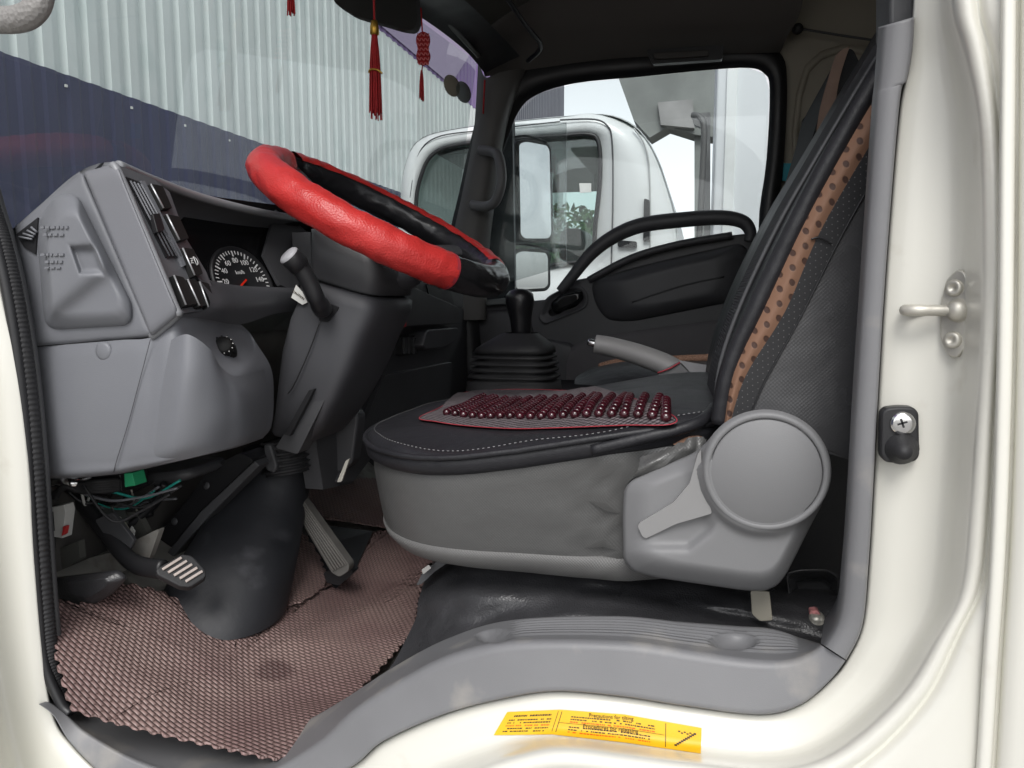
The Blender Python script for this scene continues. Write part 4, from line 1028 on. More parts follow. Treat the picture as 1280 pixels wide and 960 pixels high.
# ---- backrest (sections bottom -> top)
bk = [  # (front far x,y), (crest), (piping), (brown in), (perf in), (seam), (rear)   pixels along the near side
 dict(y=530, far=(884, 500), cr=(890, 512), pip=(896, 530), br=(904, 530), pf=(912, 532), se=(932, 535), re=(1062, 575)),
 dict(y=460, far=(889, 445), cr=(898, 452), pip=(908, 462), br=(916, 464), pf=(932, 470), se=(955, 480), re=(1068, 500)),
 dict(y=370, far=(912, 372), cr=(925, 376), pip=(944, 380), br=(956, 383), pf=(981, 390), se=(1000, 398), re=(1080, 420)),
 dict(y=280, far=(957, 278), cr=(970, 281), pip=(988, 288), br=(998, 291), pf=(1020, 300), se=(1044, 310), re=(1092, 330)),
 dict(y=200, far=(1006, 196), cr=(1016, 200), pip=(1030, 208), br=(1040, 212), pf=(1062, 224), se=(1086, 234), re=(1104, 250)),
 dict(y=110, far=(1058, 108), cr=(1068, 112), pip=(1080, 120), br=(1092, 124), pf=(1116, 136), se=(1140, 146), re=(1160, 160)),
 dict(y=20, far=(1112, 18), cr=(1122, 24), pip=(1130, 36), br=(1144, 40), pf=(1170, 52), se=(1190, 60), re=(1210, 70))]
def row_of(key, Y): return [(*s[key], Y) for s in bk]
def strip(name, ks, m, parent, extra=None):
    rows_ = [row_of(k, Y) for k, Y in ks]; return patch(name, rows_, m, parent, 8, 5)
br = strip('backrest', [('se', .722), ('re', .725)], LEATH2, seat)
bkw = patch('backrest_wedge', [[(932, 535, .722), (962, 480, .722), (994, 402, .722)], [(1062, 575, .725), (1068, 500, .725), (1080, 420, .725)], [(1062, 640, .735), (1075, 600, .735), (1085, 560, .735)]], LEATH2, seat, 6, 6)
# back body to give it depth
rows_ = [[P(*s['re'], .725) for s in bk], [P(*s['re'], .725) + Vector((.02, .06, 0)) for s in bk], [P(*s['re'], .725) + Vector((.02, .45, 0)) for s in bk], [P(*s['pip'], .735) + Vector((.02, .46, 0)) for s in bk], [P(*s['pip'], .735) + Vector((.0, .40, 0.005)) for s in bk]]
grid('back_shell', [smoothc(r_, 6) for r_ in rows_], LEATH, seat)
PERF = bpy.data.materials.new('perforated_leather'); 
def dotmat(m, base, dot, sc, rad, rough, rot=0.0, ell=1.0, axes=(0, 2)):
    m.use_nodes = True; n = m.node_tree; N = n.nodes; L = n.links; b = N['Principled BSDF']; b.inputs['Roughness'].default_value = rough
    tc = N.new('ShaderNodeTexCoord'); mp = N.new('ShaderNodeMapping'); L.new(tc.outputs['Object'], mp.inputs[0]); mp.inputs['Rotation'].default_value = (0, R(rot), 0)
    mp.inputs['Scale'].default_value = (sc, 0, sc)
    sx = N.new('ShaderNodeSeparateXYZ'); L.new(mp.outputs[0], sx.inputs[0])
    def M(op, a, b_=None):
        q = N.new('ShaderNodeMath'); q.operation = op
        for i, v in enumerate((a, b_)):
            if v is None: continue
            if isinstance(v, (int, float)): q.inputs[i].default_value = v
            else: L.new(v, q.inputs[i])
        return q.outputs[0]
    row = M('FLOOR', sx.outputs[2]); sh = M('MULTIPLY', M('MODULO', M('ABSOLUTE', row), 2), .5)
    u = M('SUBTRACT', M('FRACT', M('ADD', sx.outputs[0], sh)), .5); v = M('MULTIPLY', M('SUBTRACT', M('FRACT', sx.outputs[2]), .5), ell)
    d = M('SQRT', M('ADD', M('MULTIPLY', u, u), M('MULTIPLY', v, v)))
    mr = N.new('ShaderNodeMapRange'); L.new(d, mr.inputs[0]); mr.inputs[1].default_value = rad * .8; mr.inputs[2].default_value = rad * 1.15; mr.inputs[3].default_value = 1; mr.inputs[4].default_value = 0
    mx = N.new('ShaderNodeMix'); mx.data_type = 'RGBA'; L.new(mr.outputs[0], mx.inputs[0]); mx.inputs[6].default_value = (*base, 1); mx.inputs[7].default_value = (*dot, 1)
    L.new(mx.outputs[2], b.inputs['Base Color'])
    bp = N.new('ShaderNodeBump'); bp.inputs['Strength'].default_value = .6; bp.inputs['Distance'].default_value = .001; bp.invert = True; L.new(mr.outputs[0], bp.inputs['Height']); L.new(bp.outputs[0], b.inputs['Normal'])
dotmat(PERF, (.026, .026, .028), (.13, .13, .13), 190, .10, .45, 30)
SPOT = bpy.data.materials.new('spotted_brown_cloth'); dotmat(SPOT, (.21, .112, .07), (.06, .03, .022), 84, .21, .7, 28, .75)
patch('side_perforated', [row_of('pf', .719), row_of('se', .722)], PERF, cover, 8, 5)
patch('brown_side_band', [row_of('br', .722), [((s['br'][0] + s['pf'][0]) / 2, (s['br'][1] + s['pf'][1]) / 2, .716) for s in bk], row_of('pf', .719)], SPOT, cover, 8, 5)
patch('back_panel', [[(s['far'][0] - 4, s['far'][1], 1.16) for s in bk], row_of('far', 1.10), row_of('cr', .90), [(s['pip'][0] - 5, s['pip'][1], .76) for s in bk], row_of('pip', .735)], LEATH, cover, 8, 5)
tube('back_piping', [P(s['pip'][0] + 3, s['pip'][1], .727) for s in bk], .0085, LEATH, cover, n=14)
tube('back_piping', [P(s['cr'][0] + 3, s['cr'][1], .80) for s in bk], .0022, DARKP, cover, n=8)
patch('back_mesh', [[(s['cr'][0] - 9, s['cr'][1], .99) for s in bk], [(s['cr'][0] + 1, s['cr'][1], .84) for s in bk]], mat('black_mesh_fabric', (.016, .015, .02), .7, bump=[('weave', 1500, .5, .0008)]), cover, 8, 3)
tube('seam', [P(s['se'][0], s['se'][1], .7205) for s in bk], .0009, BLACKP, seat, n=6)
tube('cross_seam', [P(1014, 299, .716), P(1024, 297, .717), P(1036, 302, .719), P(1040, 303, .719)], .0009, BLACKP, seat, n=6)
patch('cover_flap', [[(838, 548, .73), (860, 538, .735), (884, 532, .75), (893, 520, .77)], [(842, 556, .725), (864, 556, .725), (880, 548, .74), (890, 535, .76)]], SPOT, cover, 4, 4)
tube('border_roll', [P(740, 562, .712), P(800, 548, .714), P(850, 536, .722), P(880, 524, .74), P(892, 510, .78)], .006, LEATH, cover, n=12)
patch('rear_border', [[(834, 536, .80), (860, 530, .80), (890, 516, .82)], [(838, 520, .9), (865, 516, .9), (892, 505, .92)], [(838, 505, 1.05), (865, 500, 1.05), (890, 496, 1.06)]], LEATH, cover, 5, 5)

# recliner cover
RC = [(778, 640), (780, 612), (788, 600), (820, 586), (868, 566), (884, 552), (896, 536), (930, 518), (957, 513), (990, 519), (1018, 540), (1033, 570), (1036, 600), (1028, 630), (1012, 660), (984, 716), (972, 732), (955, 739), (930, 738), (820, 722), (790, 714), (779, 700)]
def rch(x, y, f):
    e = min(1, f * 4.2); e = math.sin(e * math.pi / 2); h = .022 * e
    d = math.hypot(x - 956, y - 588)
    h += .010 * e / (1 + math.exp((d - 80) / 2.2))
    # recessed field behind the lever
    k = 1 / (1 + math.exp((y - (684 - max(0, x - 860) * .75)) / 3.0)) / (1 + math.exp((x - 893) / 4.0)) / (1 + math.exp(-(d - 92) / 4))
    h -= .009 * k * e
    return max(h, 0)
rc = relief('recliner_cover', RC, .700, rch, SEATP, seat, r=12, rings=110, edge=.006, th=.05, ctr=(945, 630))
rc['label'] = 'large grey plastic recliner cover with a round disc'
lathe('disc', [(0, .0010), (.0446, .0008), (.0456, .0000), (.0459, -.003)], P(957, 590, .6625), (0, -1, 0), SEATP, rc, n=90)
lathe('disc_rim', [(.0461, -.006), (.0463, -.0002), (.0476, .0010), (.0500, .0012), (.0520, -.0006), (.0536, -.006)], P(957, 590, .6625), (0, -1, 0), SEATP, rc, n=90)
lev = slab('recliner_lever', [(797, 658, .680), (800, 653, .680), (842, 628, .676), (862, 604, .674), (872, 568, .672), (876, 562, .672), (878, 600, .670), (890, 642, .670), (845, 655, .674), (808, 673, .679), (803, 671, .680)], .676, .012, mat('lever_grey', (.25, .248, .248), .5, bump=[('noise', 1400, .3, .0004)]), rc, r=3, bw=.003)
# crumpled fabric between cushion and plastic
patch('crumpled_fabric', [[(800, 572, .70), (840, 558, .705), (866, 546, .715), (884, 548, .72)], [(796, 590, .69), (836, 574, .695), (866, 562, .71), (880, 560, .72)], [(780, 610, .705), (820, 596, .71), (860, 584, .715), (880, 575, .72)]], FABRIC, seat, 8, 6,
      lambda v, s, t: v + Vector((0, -.009 * abs(noise.noise(Vector((t * 4, s * 2, 1)))), .003 * noise.noise(Vector((t * 11, s * 3, 5))))))

# =================================================================== CONSOLE, GEAR LEVER, HANDBRAKE, PASSENGER SEAT
box('engine_tunnel', (-.50, 1.27, ZF), (.50, 1.75, CAMZ - .235), DARKP, T, .03)
gc_ = P(654, 430, 1.55); gz = P(640, 478, 1.5).z
gl = lathe('gear_lever', [(.006, -.12), (.006, .03)], P(652, 425, 1.5), (-.02, 0, 1), STEEL, T, n=12); gl['label'] = 'gear lever with black knob and ribbed rubber boot'
KN = P(652, 417, 1.5)
lathe('lever_knob', [(.019, 0), (.0205, .006), (.0225, .030), (.0265, .050), (.030, .066), (.0285, .080), (.020, .089), (.009, .092), (0, .0925)], KN, (-.06, 0, 1), mat('knob_black', (.012, .012, .014), .3, var=.1, varscale=30), gl, n=32)
# boot: pleats
rows = []
bt = [(415, 18), (419, 26), (430, 36), (438, 42)]
for k, (y, hw) in enumerate([(416, 20), (418, 24), (428, 38), (434, 46), (440, 48), (440.5, 34), (443, 48), (446, 50), (448, 38), (451, 50), (454, 52), (456, 40), (459, 51), (462, 52), (464, 42), (467, 52), (470, 54), (472, 44), (475, 54), (490, 56)]):
    cxp = 644 if k > 3 else (652 - k * 2)
    a_, b_ = P(cxp - hw, y, 1.5), P(cxp + hw, y, 1.5); c = (a_ + b_) / 2; u = (b_ - a_) / 2
    rows.append(rsec(c, Vector((1, 0, 0)), Vector((0, 1, 0)), u.length, u.length * .85, 3.4, 48))
grid('lever_boot', rows, RUBBER, gl, cu=True)
# handbrake
hb = tube('handbrake', [P(744, 430, 1.32), P(765, 434, 1.32), P(800, 444, 1.31), P(835, 458, 1.30), P(860, 476, 1.29)], lambda f: .0175 + .004 * f, mat('handbrake_grey', (.24, .235, .235), .5, var=.05), T, n=20, scale=(1.1, .95)); hb['label'] = 'grey handbrake lever between the seats'
lathe('release_button', [(0, .010), (.005, .009), (.0065, .006), (.0068, -.01)], P(741, 429, 1.32), (P(736, 427, 1.32) - P(760, 433, 1.32)), CHROME, hb, n=18)
HBG = mat('handbrake_gaiter', (.15, .15, .155), .55, bump=[('noise', 60, .3, .003)])
slab('lever_gaiter', [(822, 466), (848, 452), (874, 480), (880, 492), (832, 490)], 1.27, .05, HBG, hb, r=4, bw=.005)
tube('red_trim', [P(822, 466, 1.268), P(836, 461, 1.266), P(850, 453, 1.268)], .0015, REDB, hb, n=6)
patch('gaiter_skirt', [[(848, 450, 1.28), (870, 454, 1.28), (895, 458, 1.28)], [(866, 470, 1.27), (880, 472, 1.27), (895, 474, 1.27)], [(880, 500, 1.27), (886, 500, 1.27), (895, 500, 1.27)]], mat('gaiter_light', (.19, .19, .20), .6, bump=[('noise', 30, .4, .006)]), hb, 5, 5)
# passenger seat
ps = patch('passenger_seat', [[(718, 480, 1.42), (770, 484, 1.40), (850, 492, 1.38), (930, 500, 1.38)], [(722, 470, 1.50), (775, 460, 1.48), (850, 462, 1.46), (930, 462, 1.46)], [(745, 458, 1.62), (790, 450, 1.6), (860, 450, 1.6), (930, 450, 1.6)], [(770, 450, 1.8), (800, 446, 1.8), (860, 444, 1.8), (930, 444, 1.8)]], LEATH, T, 6, 6)
ps['label'] = 'black and brown passenger seat beyond the handbrake'
tube('brown_piping', [P(750, 459, 1.60), P(780, 452, 1.59), P(830, 450, 1.59), P(900, 447, 1.59)], .009, BROWN, ps, n=10)
patch('seat_centre', [[(765, 458, 1.6), (830, 455, 1.6), (895, 455, 1.6)], [(780, 449, 1.75), (830, 446, 1.75), (895, 445, 1.75)]], mat('brown_weave', (.16, .09, .06), .7, bump=[('weavexy', 500, .8, .003)]), ps, 4, 4)
slab('passenger_backrest', [(1052, 62), (1066, 60), (1080, 90), (1120, 90), (1120, 300), (960, 420), (950, 440), (940, 430), (985, 260), (1010, 190), (1028, 130), (1038, 90)], 1.45, .40, mat('seat_side_black', (.010, .010, .011), .7, spec=.2), ps, r=8, bw=.02)
patch('brown_back_edge', [[(1036, 95, 1.44), (1046, 68, 1.44), (1062, 58, 1.44)], [(1024, 140, 1.44), (1036, 120, 1.438), (1048, 105, 1.44)], [(1018, 190, 1.44), (1030, 180, 1.438), (1040, 170, 1.44)], [(1014, 240, 1.44), (1024, 230, 1.438), (1032, 225, 1.44)]], mat('brown_dark_cloth', (.15, .095, .07), .7, var=.15, varscale=40), ps, 6, 6)

# =================================================================== FAR SIDE: DOOR, PILLARS, ROOF
YF = 2.15
door = slab('passenger_door', [(560, 384), (690, 374), (708, 352), (740, 346), (790, 320), (860, 300), (930, 292), (948, 296), (985, 300), (1010, 320), (1010, 640), (560, 640)], YF, .05, DOORP, T, bw=.006)
door['label'] = 'dark passenger door across the cab with arched armrest'
# belt strip and lighter upper shelf
slab('belt_strip', [(566, 378), (640, 372), (640, 380), (566, 385)], YF - .03, .05, mat('belt_grey', (.10, .11, .11), .5), door, bw=.003)
# arch armrest
arch = [(700, 364), (716, 345), (738, 318), (765, 297), (800, 282), (850, 275), (900, 272), (928, 277), (938, 290), (936, 302)]
tube('arched_armrest', [P(x, y, YF - .05) for x, y in arch], lambda f: .013 + .008 * math.sin(f * math.pi), DOORP, door, n=14)
relief('map_pocket', [(738, 352), (790, 335), (860, 318), (925, 304), (936, 312), (932, 350), (920, 376), (860, 388), (790, 402), (758, 400), (744, 380)], YF - .004, lambda x, y, f: .03 * math.sin(min(1, f * 2.2) * math.pi / 2), DOORP, door, r=14, th=.03)
tube('pocket_crease', [P(790, 378, YF - .036), P(850, 358, YF - .037), (P(905, 346, YF - .036))], .003, BLACKP, door, n=8)
tube('sill_edge', [P(736, 350, YF - .02), P(790, 322, YF - .03), P(850, 305, YF - .03), P(915, 294, YF - .02)], .010, DOORP, door, n=10)
relief('handle_recess', [(672, 398), (682, 372), (700, 362), (726, 356), (736, 368), (734, 384), (705, 396), (680, 406)], YF - .008, lambda x, y, f: -.012 * min(1, 3 * f), DOORP, door, r=8, th=.02)
relief('inner_handle', [(688, 380), (700, 368), (728, 362), (730, 374), (716, 382), (692, 392)], YF - .012, lambda x, y, f: .008 * min(1, 3 * f), GLOSSB, door, r=5, th=.02)
relief('door_lower_panel', [(700, 440), (745, 420), (930, 395), (960, 400), (960, 640), (700, 640)], YF - .004, lambda x, y, f: .006 * min(1, 4 * f), mat('door_cloth', (.11, .105, .11), .8, bump=[('noise', 200, .4, .002)]), door, r=16, th=.01)
relief('door_front_panel', [(566, 390), (660, 384), (668, 420), (720, 430), (716, 640), (566, 640)], YF - .002, lambda x, y, f: .004 * min(1, 4 * f), DOORP, door, r=10, th=.01)
# window frame (dark rubber ring), cab side with aperture
WIN = [(606, 300), (612, 250), (628, 190), (648, 140), (672, 118), (720, 104), (800, 96), (880, 88), (935, 85), (955, 92), (962, 112), (958, 200), (948, 290), (960, 420), (900, 470), (640, 470), (600, 420)]
OUT = [(560, 310), (574, 240), (592, 160), (612, 96), (650, 74), (720, 66), (800, 60), (880, 56), (950, 54), (978, 70), (984, 110), (980, 200), (972, 290), (985, 430), (960, 520), (600, 520), (560, 420)]
def ringframe(name, inn, out, Y0, Y1, m, parent, prof=((0, 1), (0, 0), (.5, -.2), (1, 0), (1, 1))):
    i2 = closedc([Vector((*p, 0)) for p in inn], 4); o2 = closedc([Vector((*p, 0)) for p in out], 4); rows = []
    for f, g in prof:
        rows.append([P(a_.lerp(b_, f).x, a_.lerp(b_, f).y, Y0 + (Y1 - Y0) * g) for a_, b_ in zip(i2, o2)])
    return grid(name, rows, m, parent, cu=True)
far = ringframe('far_door_frame', WIN, OUT, 2.12, 2.2, BLACKP, T)
OUT2 = [(548, 310), (562, 235), (576, 155), (600, 76), (640, 56), (720, 48), (800, 42), (880, 38), (960, 34), (1000, 50), (1004, 110), (1000, 200), (990, 290), (1005, 430), (980, 560), (590, 560), (548, 420)]
# A pillar (far)
AP = mat('far_pillar_grey', (.11, .105, .10), .6, bump=[('noise', 500, .3, .001)])
pil = patch('front_pillar_trim', [[(598, 70, 2.08), (592, 165, 2.08), (578, 240, 2.09), (564, 310, 2.1), (556, 400, 2.1)],
                                  [(606, 96, 2.05), (600, 165, 2.05), (586, 240, 2.06), (572, 310, 2.07), (566, 400, 2.08)],
                                  [(626, 90, 2.05), (616, 165, 2.05), (604, 240, 2.06), (590, 310, 2.07), (580, 400, 2.08)],
                                  [(652, 86, 2.08), (632, 150, 2.08), (618, 230, 2.09), (608, 310, 2.1), (604, 400, 2.1)],
                                  [(660, 90, 2.14), (636, 155, 2.14), (622, 232, 2.14), (612, 310, 2.14), (608, 400, 2.14)]], AP, T, 8, 5)
pil['label'] = 'dark grey windscreen pillar with a grab handle at the far side'
HD = mat('handle_grey', (.13, .13, .13), .5)
tube('grab_handle', [P(590, 256, 2.02), P(608, 258, 2.0), P(620, 250, 1.98), P(627, 225, 1.97), (P(624, 198, 1.98)), P(616, 190, 2.0), P(600, 188, 2.02)], .0135, HD, pil, n=14)
tube('red_cord', [P(606, 100, 2.03), P(605, 120, 2.03), P(604, 142, 2.03)], .0025, REDF, pil, n=6)
# roof lining: far cant rail, headliner, header
zc = CAMZ + .80
patch('headliner', [[(-.64, .70, CAMZ + .70), (-.64, 1.3, CAMZ + .70), (-.64, 2.0, CAMZ + .68)], [(-.45, .70, zc), (-.45, 1.3, zc), (-.45, 1.98, zc - .03)], [(-.1, .70, zc + .03), (-.1, 1.3, zc + .03), (-.1, 1.98, zc)], [(.3, .70, zc + .02), (.3, 1.3, zc + .02), (.3, 1.98, zc - .0)], [(.56, .70, zc), (.56, 1.3, zc), (.56, 2.0, zc - .03)]], HEADL, T, 6, 6, conv=False)
rail = patch('roof_rail_trim', [[(560, -40, 1.95), (640, -30, 1.95), (760, -20, 1.95), (880, -30, 1.95), (1010, -40, 1.95)],
                         [(580, 40, 2.0), (650, 30, 2.0), (760, 26, 2.0), (880, 22, 2.0), (1000, 16, 2.0)],
                         [(598, 70, 2.04), (652, 56, 2.04), (760, 50, 2.04), (880, 46, 2.04), (985, 44, 2.04)],
                         [(606, 96, 2.08), (655, 88, 2.09), (760, 74, 2.1), (880, 68, 2.1), (975, 66, 2.1)]], mat('roof_rail_dark', (.11, .10, .092), .65, bump=[('noise', 300, .3, .001)]), T, 8, 6)
slab('rail_handle_recess', [(808, 62), (905, 56), (903, 74), (815, 80)], 2.03, .02, BLACKP, rail, r=3)
slab('rail_handle', [(816, 66), (886, 62), (886, 70), (818, 74)], 2.02, .02, mat('rail_handle_grey', (.06, .055, .05), .6), rail, r=3, bw=.003)
# windscreen header (top edge towards the glass)
patch('windscreen_header', [[(380, -60, 1.30), (440, -20, 1.42), (520, 18, 1.58), (580, 62, 1.92), (606, 92, 2.06)],
                            [(400, -70, 1.30), (462, -30, 1.42), (540, 8, 1.58), (596, 50, 1.90), (620, 84, 2.04)],
                            [(440, -90, 1.28), (500, -50, 1.38), (575, -4, 1.54), (620, 38, 1.86), (650, 70, 2.0)]], BLACKP, T, 6, 4)
tube('header_rod', [P(500, -30, 1.5), P(540, 8, 1.62), P(580, 50, 1.85), P(598, 70, 1.98)], .006, mat('rod_grey', (.12, .12, .11), .4), T, n=8)
tube('headliner_seam', [P(632, -6, 1.7), P(656, 30, 1.8), P(676, 58, 1.9), P(660, 76, 2.0)], .006, BLACKP, T, n=8)
visor = slab('sun_visor', [(412, -20, 1.30), (418, 4, 1.30), (440, 18, 1.34), (500, 36, 1.45), (516, 38, 1.5), (522, 26, 1.52), (518, -20, 1.5)], 1.4, .025, mat('visor_dark', (.04, .04, .038), .6), T, r=6, bw=.006)
# far rear quarter: khaki painted pillar
khk = patch('rear_quarter_panel', [[(930, -160, 2.08), (980, -160, 2.08), (1040, -160, 2.08), (1200, -160, 2.08)], [(938, 20, 2.12), (980, 10, 2.12), (1040, 0, 2.12), (1200, 0, 2.12)], [(970, 70, 2.14), (1000, 62, 2.14), (1050, 60, 2.14), (1200, 60, 2.14)], [(962, 200, 2.16), (1000, 200, 2.15), (1050, 200, 2.15), (1200, 200, 2.15)], [(954, 300, 2.16), (1000, 300, 2.15), (1050, 300, 2.15), (1200, 300, 2.15)], [(985, 460, 2.15), (1000, 460, 2.15), (1050, 460, 2.15), (1200, 460, 2.15)]], KHAKI, T, 4, 4)
ringframe('panel_pressing', [(1012, 90), (1090, 80), (1090, 240), (1004, 240)], [(1006, 82), (1098, 72), (1098, 250), (998, 250)], 2.135, 2.15, KHAKI, khk)
slab('blue_tape', [(969, 204), (998, 204), (996, 226), (968, 226)], 2.128, .002, CYAN, khk)
lathe('trim_clip', [(0, .003), (.012, .003), (.014, 0)], P(997, 36, 2.09), (0, -1, -.2), BLACKP, khk, n=16)
tube('roof_seam', [P(960, 30, 2.1), P(1000, 36, 2.1), P(1050, 44, 2.1), P(1090, 50, 2.1)], .003, DARKP, khk, n=6)
sbt = slab('seat_belt', [(1008, 160), (1026, 160), (1022, 230), (1000, 300), (980, 330), (990, 260), (1000, 215)], 2.06, .003, BLACKP, T)
slab('belt_anchor', [(1002, 150), (1010, 142), (1014, 134), (1026, 136), (1024, 160), (1006, 160)], 2.05, .03, BLACKP, sbt, r=4, bw=.004)
# rear wall inside
box('rear_wall_lining', (.50, .70, CAMZ - .5), (.53, 2.2, CAMZ + .82), KHAKI, T)

# ---- glass
WSG = glass_mat('windscreen_glass', (.82, .87, .865), 1.48, 0, .06, .09)  # haze mixes a pale veil into the glass for the dash reflection
SDG = glass_mat('door_glass', (.90, .93, .93), 1.45, 0, .015, .025)
def ws(u, v):    # u 0 near..1 far ; v 0 bottom..1 top
    nb, nt_ = Vector((-.785, .62, CAMZ - .06)), Vector((-.72, .62, CAMZ + .66)); fb, ft = Vector((-.765, 2.14, CAMZ - .06)), Vector((-.655, 2.14, CAMZ + .68))
    p = nb.lerp(nt_, v).lerp(fb.lerp(ft, v), u); p.x -= .03 * math.sin(u * math.pi); return p
wsh = grid('windscreen', [[ws(i / 16, j / 6) for i in range(17)] for j in range(7)], WSG, T)
for (x, y, c_) in ((563, 108, (.42, .38, .30)), (577, 116, (.30, .34, .35))):
    ctr_ = None
    nrm = Vector((.86, -.5, .1)).normalized()
    ctr_ = PL(x, y, ws(.9, .9), nrm)
    lathe('round_sticker', [(0, .002), (.028, .002), (.029, 0)], ctr_ + nrm * .006, nrm, mat('sticker%d' % x, c_, .6), wsh, n=28)
slab('window_glass', [(606, 302), (612, 250), (628, 190), (648, 140), (672, 118), (720, 104), (800, 96), (880, 88), (935, 85), (955, 92), (962, 112), (958, 200), (948, 300), (940, 300), (690, 376), (606, 376)], 2.17, .004, SDG, door)
slab('quarter_glass', [(600, 156), (708, 153), (708, 332), (640, 352), (600, 352)], 2.20, .004, glass_mat('quarter_pane', (.90, .92, .92), 1.4, 0, .10), door)

# ---- door mirrors outside the passenger window
MC = P(670, 240, 2.42)
def mplane(c, r): return ((CAM - c).normalized() + Vector(r).normalized()).normalized()
mn = mplane(MC, (.97, -.04, .16))
mir = slabp('door_mirror', [(645, 176), (655, 173), (685, 178), (690, 186), (693, 296), (688, 303), (654, 303), (648, 296)], MC, mn, .05, BLACKP, T, r=6, bw=.006, lift=-.004)
mir['label'] = 'tall passenger side mirror outside the far window'
slabp('mirror_glass', [(649, 180), (657, 177), (684, 182), (687, 189), (689, 293), (685, 298), (656, 298), (651, 293)], MC, mn, .003, MIRRORM, mir, r=5, lift=0)
MC2 = P(665, 338, 2.42); mn2 = mplane(MC2, (.9, .10, .02))
mir2 = slabp('door_mirror', [(640, 314), (650, 310), (684, 312), (689, 320), (689, 358), (684, 364), (646, 366), (640, 360)], MC2, mn2, .04, BLACKP, T, r=6, bw=.006, lift=-.004)
mir2['label'] = 'small wide angle mirror below the tall one'
slabp('mirror_glass', [(644, 318), (652, 314), (682, 316), (685, 322), (685, 356), (681, 360), (648, 362), (644, 357)], MC2, mn2, .003, MIRRORM, mir2, r=5)
tube('mirror_arm', [P(634, 90, 2.45), P(640, 150, 2.47), P(640, 200, 2.48), P(636, 300, 2.48), P(628, 380, 2.45)], .009, BLACKP, mir, n=10)
tube('mirror_bracket', [P(640, 172, 2.47), P(660, 170, 2.47), P(684, 178, 2.46)], .004, BLACKP, mir, n=8)
tube('mirror_bracket', [P(636, 306, 2.47), P(660, 306, 2.47), P(690, 314, 2.46)], .004, BLACKP, mir, n=8)
slab('corner_pillar_outer', [(606, 160), (640, 140), (644, 380), (604, 380)], 2.30, .02, mat('outer_corner_dark', (.03, .035, .04), .4), T)

# =================================================================== HANGING ORNAMENTS (top level)
def strands(name, path, rad, n, length, c3, m, parent, sp=.004):
    obs = []
    for k in range(n):
        an = k * 2.4; rr = sp * math.sqrt(k / n); dx, dy = math.cos(an) * rr, math.sin(an) * rr
        L_ = length * random.uniform(.85, 1.0)
        pts = [c3 + Vector((dx * .3, dy * .3, 0)), c3 + Vector((dx, dy, -L_ * .4)), c3 + Vector((dx * 1.3 + random.uniform(-.001, .001), dy * 1.3, -L_))]
        obs.append(tube('t', pts, rad, m, None, n=5, sm=3, cap=False))
    return joinm(name, obs, parent)
Yt = 1.32
o1 = empty('tassel', P(468, 26, Yt)); tag(o1, 'long dark red tassel with a gold bead hanging below the sun visor', 'tassel')
def reparent(o, e):
    o.parent = e; o.matrix_parent_inverse = Matrix.Translation(-e.location); return o
reparent(strands('threads', None, .0012, 34, .165, P(468, 34, Yt), REDF, None, .009), o1)
reparent(tube('cord', [P(467, -20, Yt), P(468, 30, Yt)], .002, REDF, None, n=6, sm=1), o1)
reparent(lathe('cap', [(0, .012), (.006, .011), (.008, 0), (.0085, -.012), (.006, -.014)], P(468, 34, Yt), (0, 0, 1), mat('gold', (.6, .35, .06), .35, metal=.8), None, n=14), o1)
reparent(tube('gold_charm', [P(461, 91, Yt - .008), P(463, 87, Yt - .010), P(471, 87, Yt - .011), P(478, 92, Yt - .008)], .0018, mat('gold', (1, 1, 1)), None, n=8), o1)
Y2 = 1.5
o2 = empty('charm', P(528, 35, Y2)); tag(o2, 'red oval knotted charm with a short thin tassel near the top of the windscreen', 'ornament')
kpts = [(528, 38), (536, 42), (537, 52), (534, 60), (538, 70), (534, 79), (528, 82), (522, 79), (519, 70), (522, 60), (519, 52), (520, 43)]
reparent(slab('knot', kpts, Y2, .008, REDF, None, r=5, bw=.003), o2)
kk = []
for k in range(7):
    for j in range(3):
        kk.append(tube('t', [P(522 + j * 5, 42 + k * 6, Y2 - .003), P(525 + j * 5, 45 + k * 6, Y2 - .006), P(528 + j * 5 - 2, 42 + k * 6, Y2 - .003)], .0012, mat('pale_red_thread', (.75, .2, .2), .6), None, n=5, sm=3))
reparent(joinm('knot_thread', kk), o2)
reparent(tube('cord', [P(528, 82, Y2), P(527, 92, Y2)], .0012, REDF, None, n=6, sm=1), o2); reparent(tube('cord', [P(526, 10, Y2), P(528, 40, Y2)], .0015, REDF, None, n=6, sm=1), o2)
reparent(strands('threads', None, .0011, 14, .062, P(527, 88, Y2), REDF, None, .004), o2)
Y3 = 1.15
o3 = empty('tassel', P(363, -10, Y3)); tag(o3, 'tip of a dark red tassel at the top edge above the steering wheel', 'tassel')
reparent(strands('threads', None, .0012, 14, .06, P(363, -28, Y3), REDF, None, .005), o3); reparent(tube('cord', [P(363, -140, Y3), P(363, -28, Y3)], .0015, REDF, None, n=6, sm=1), o3)

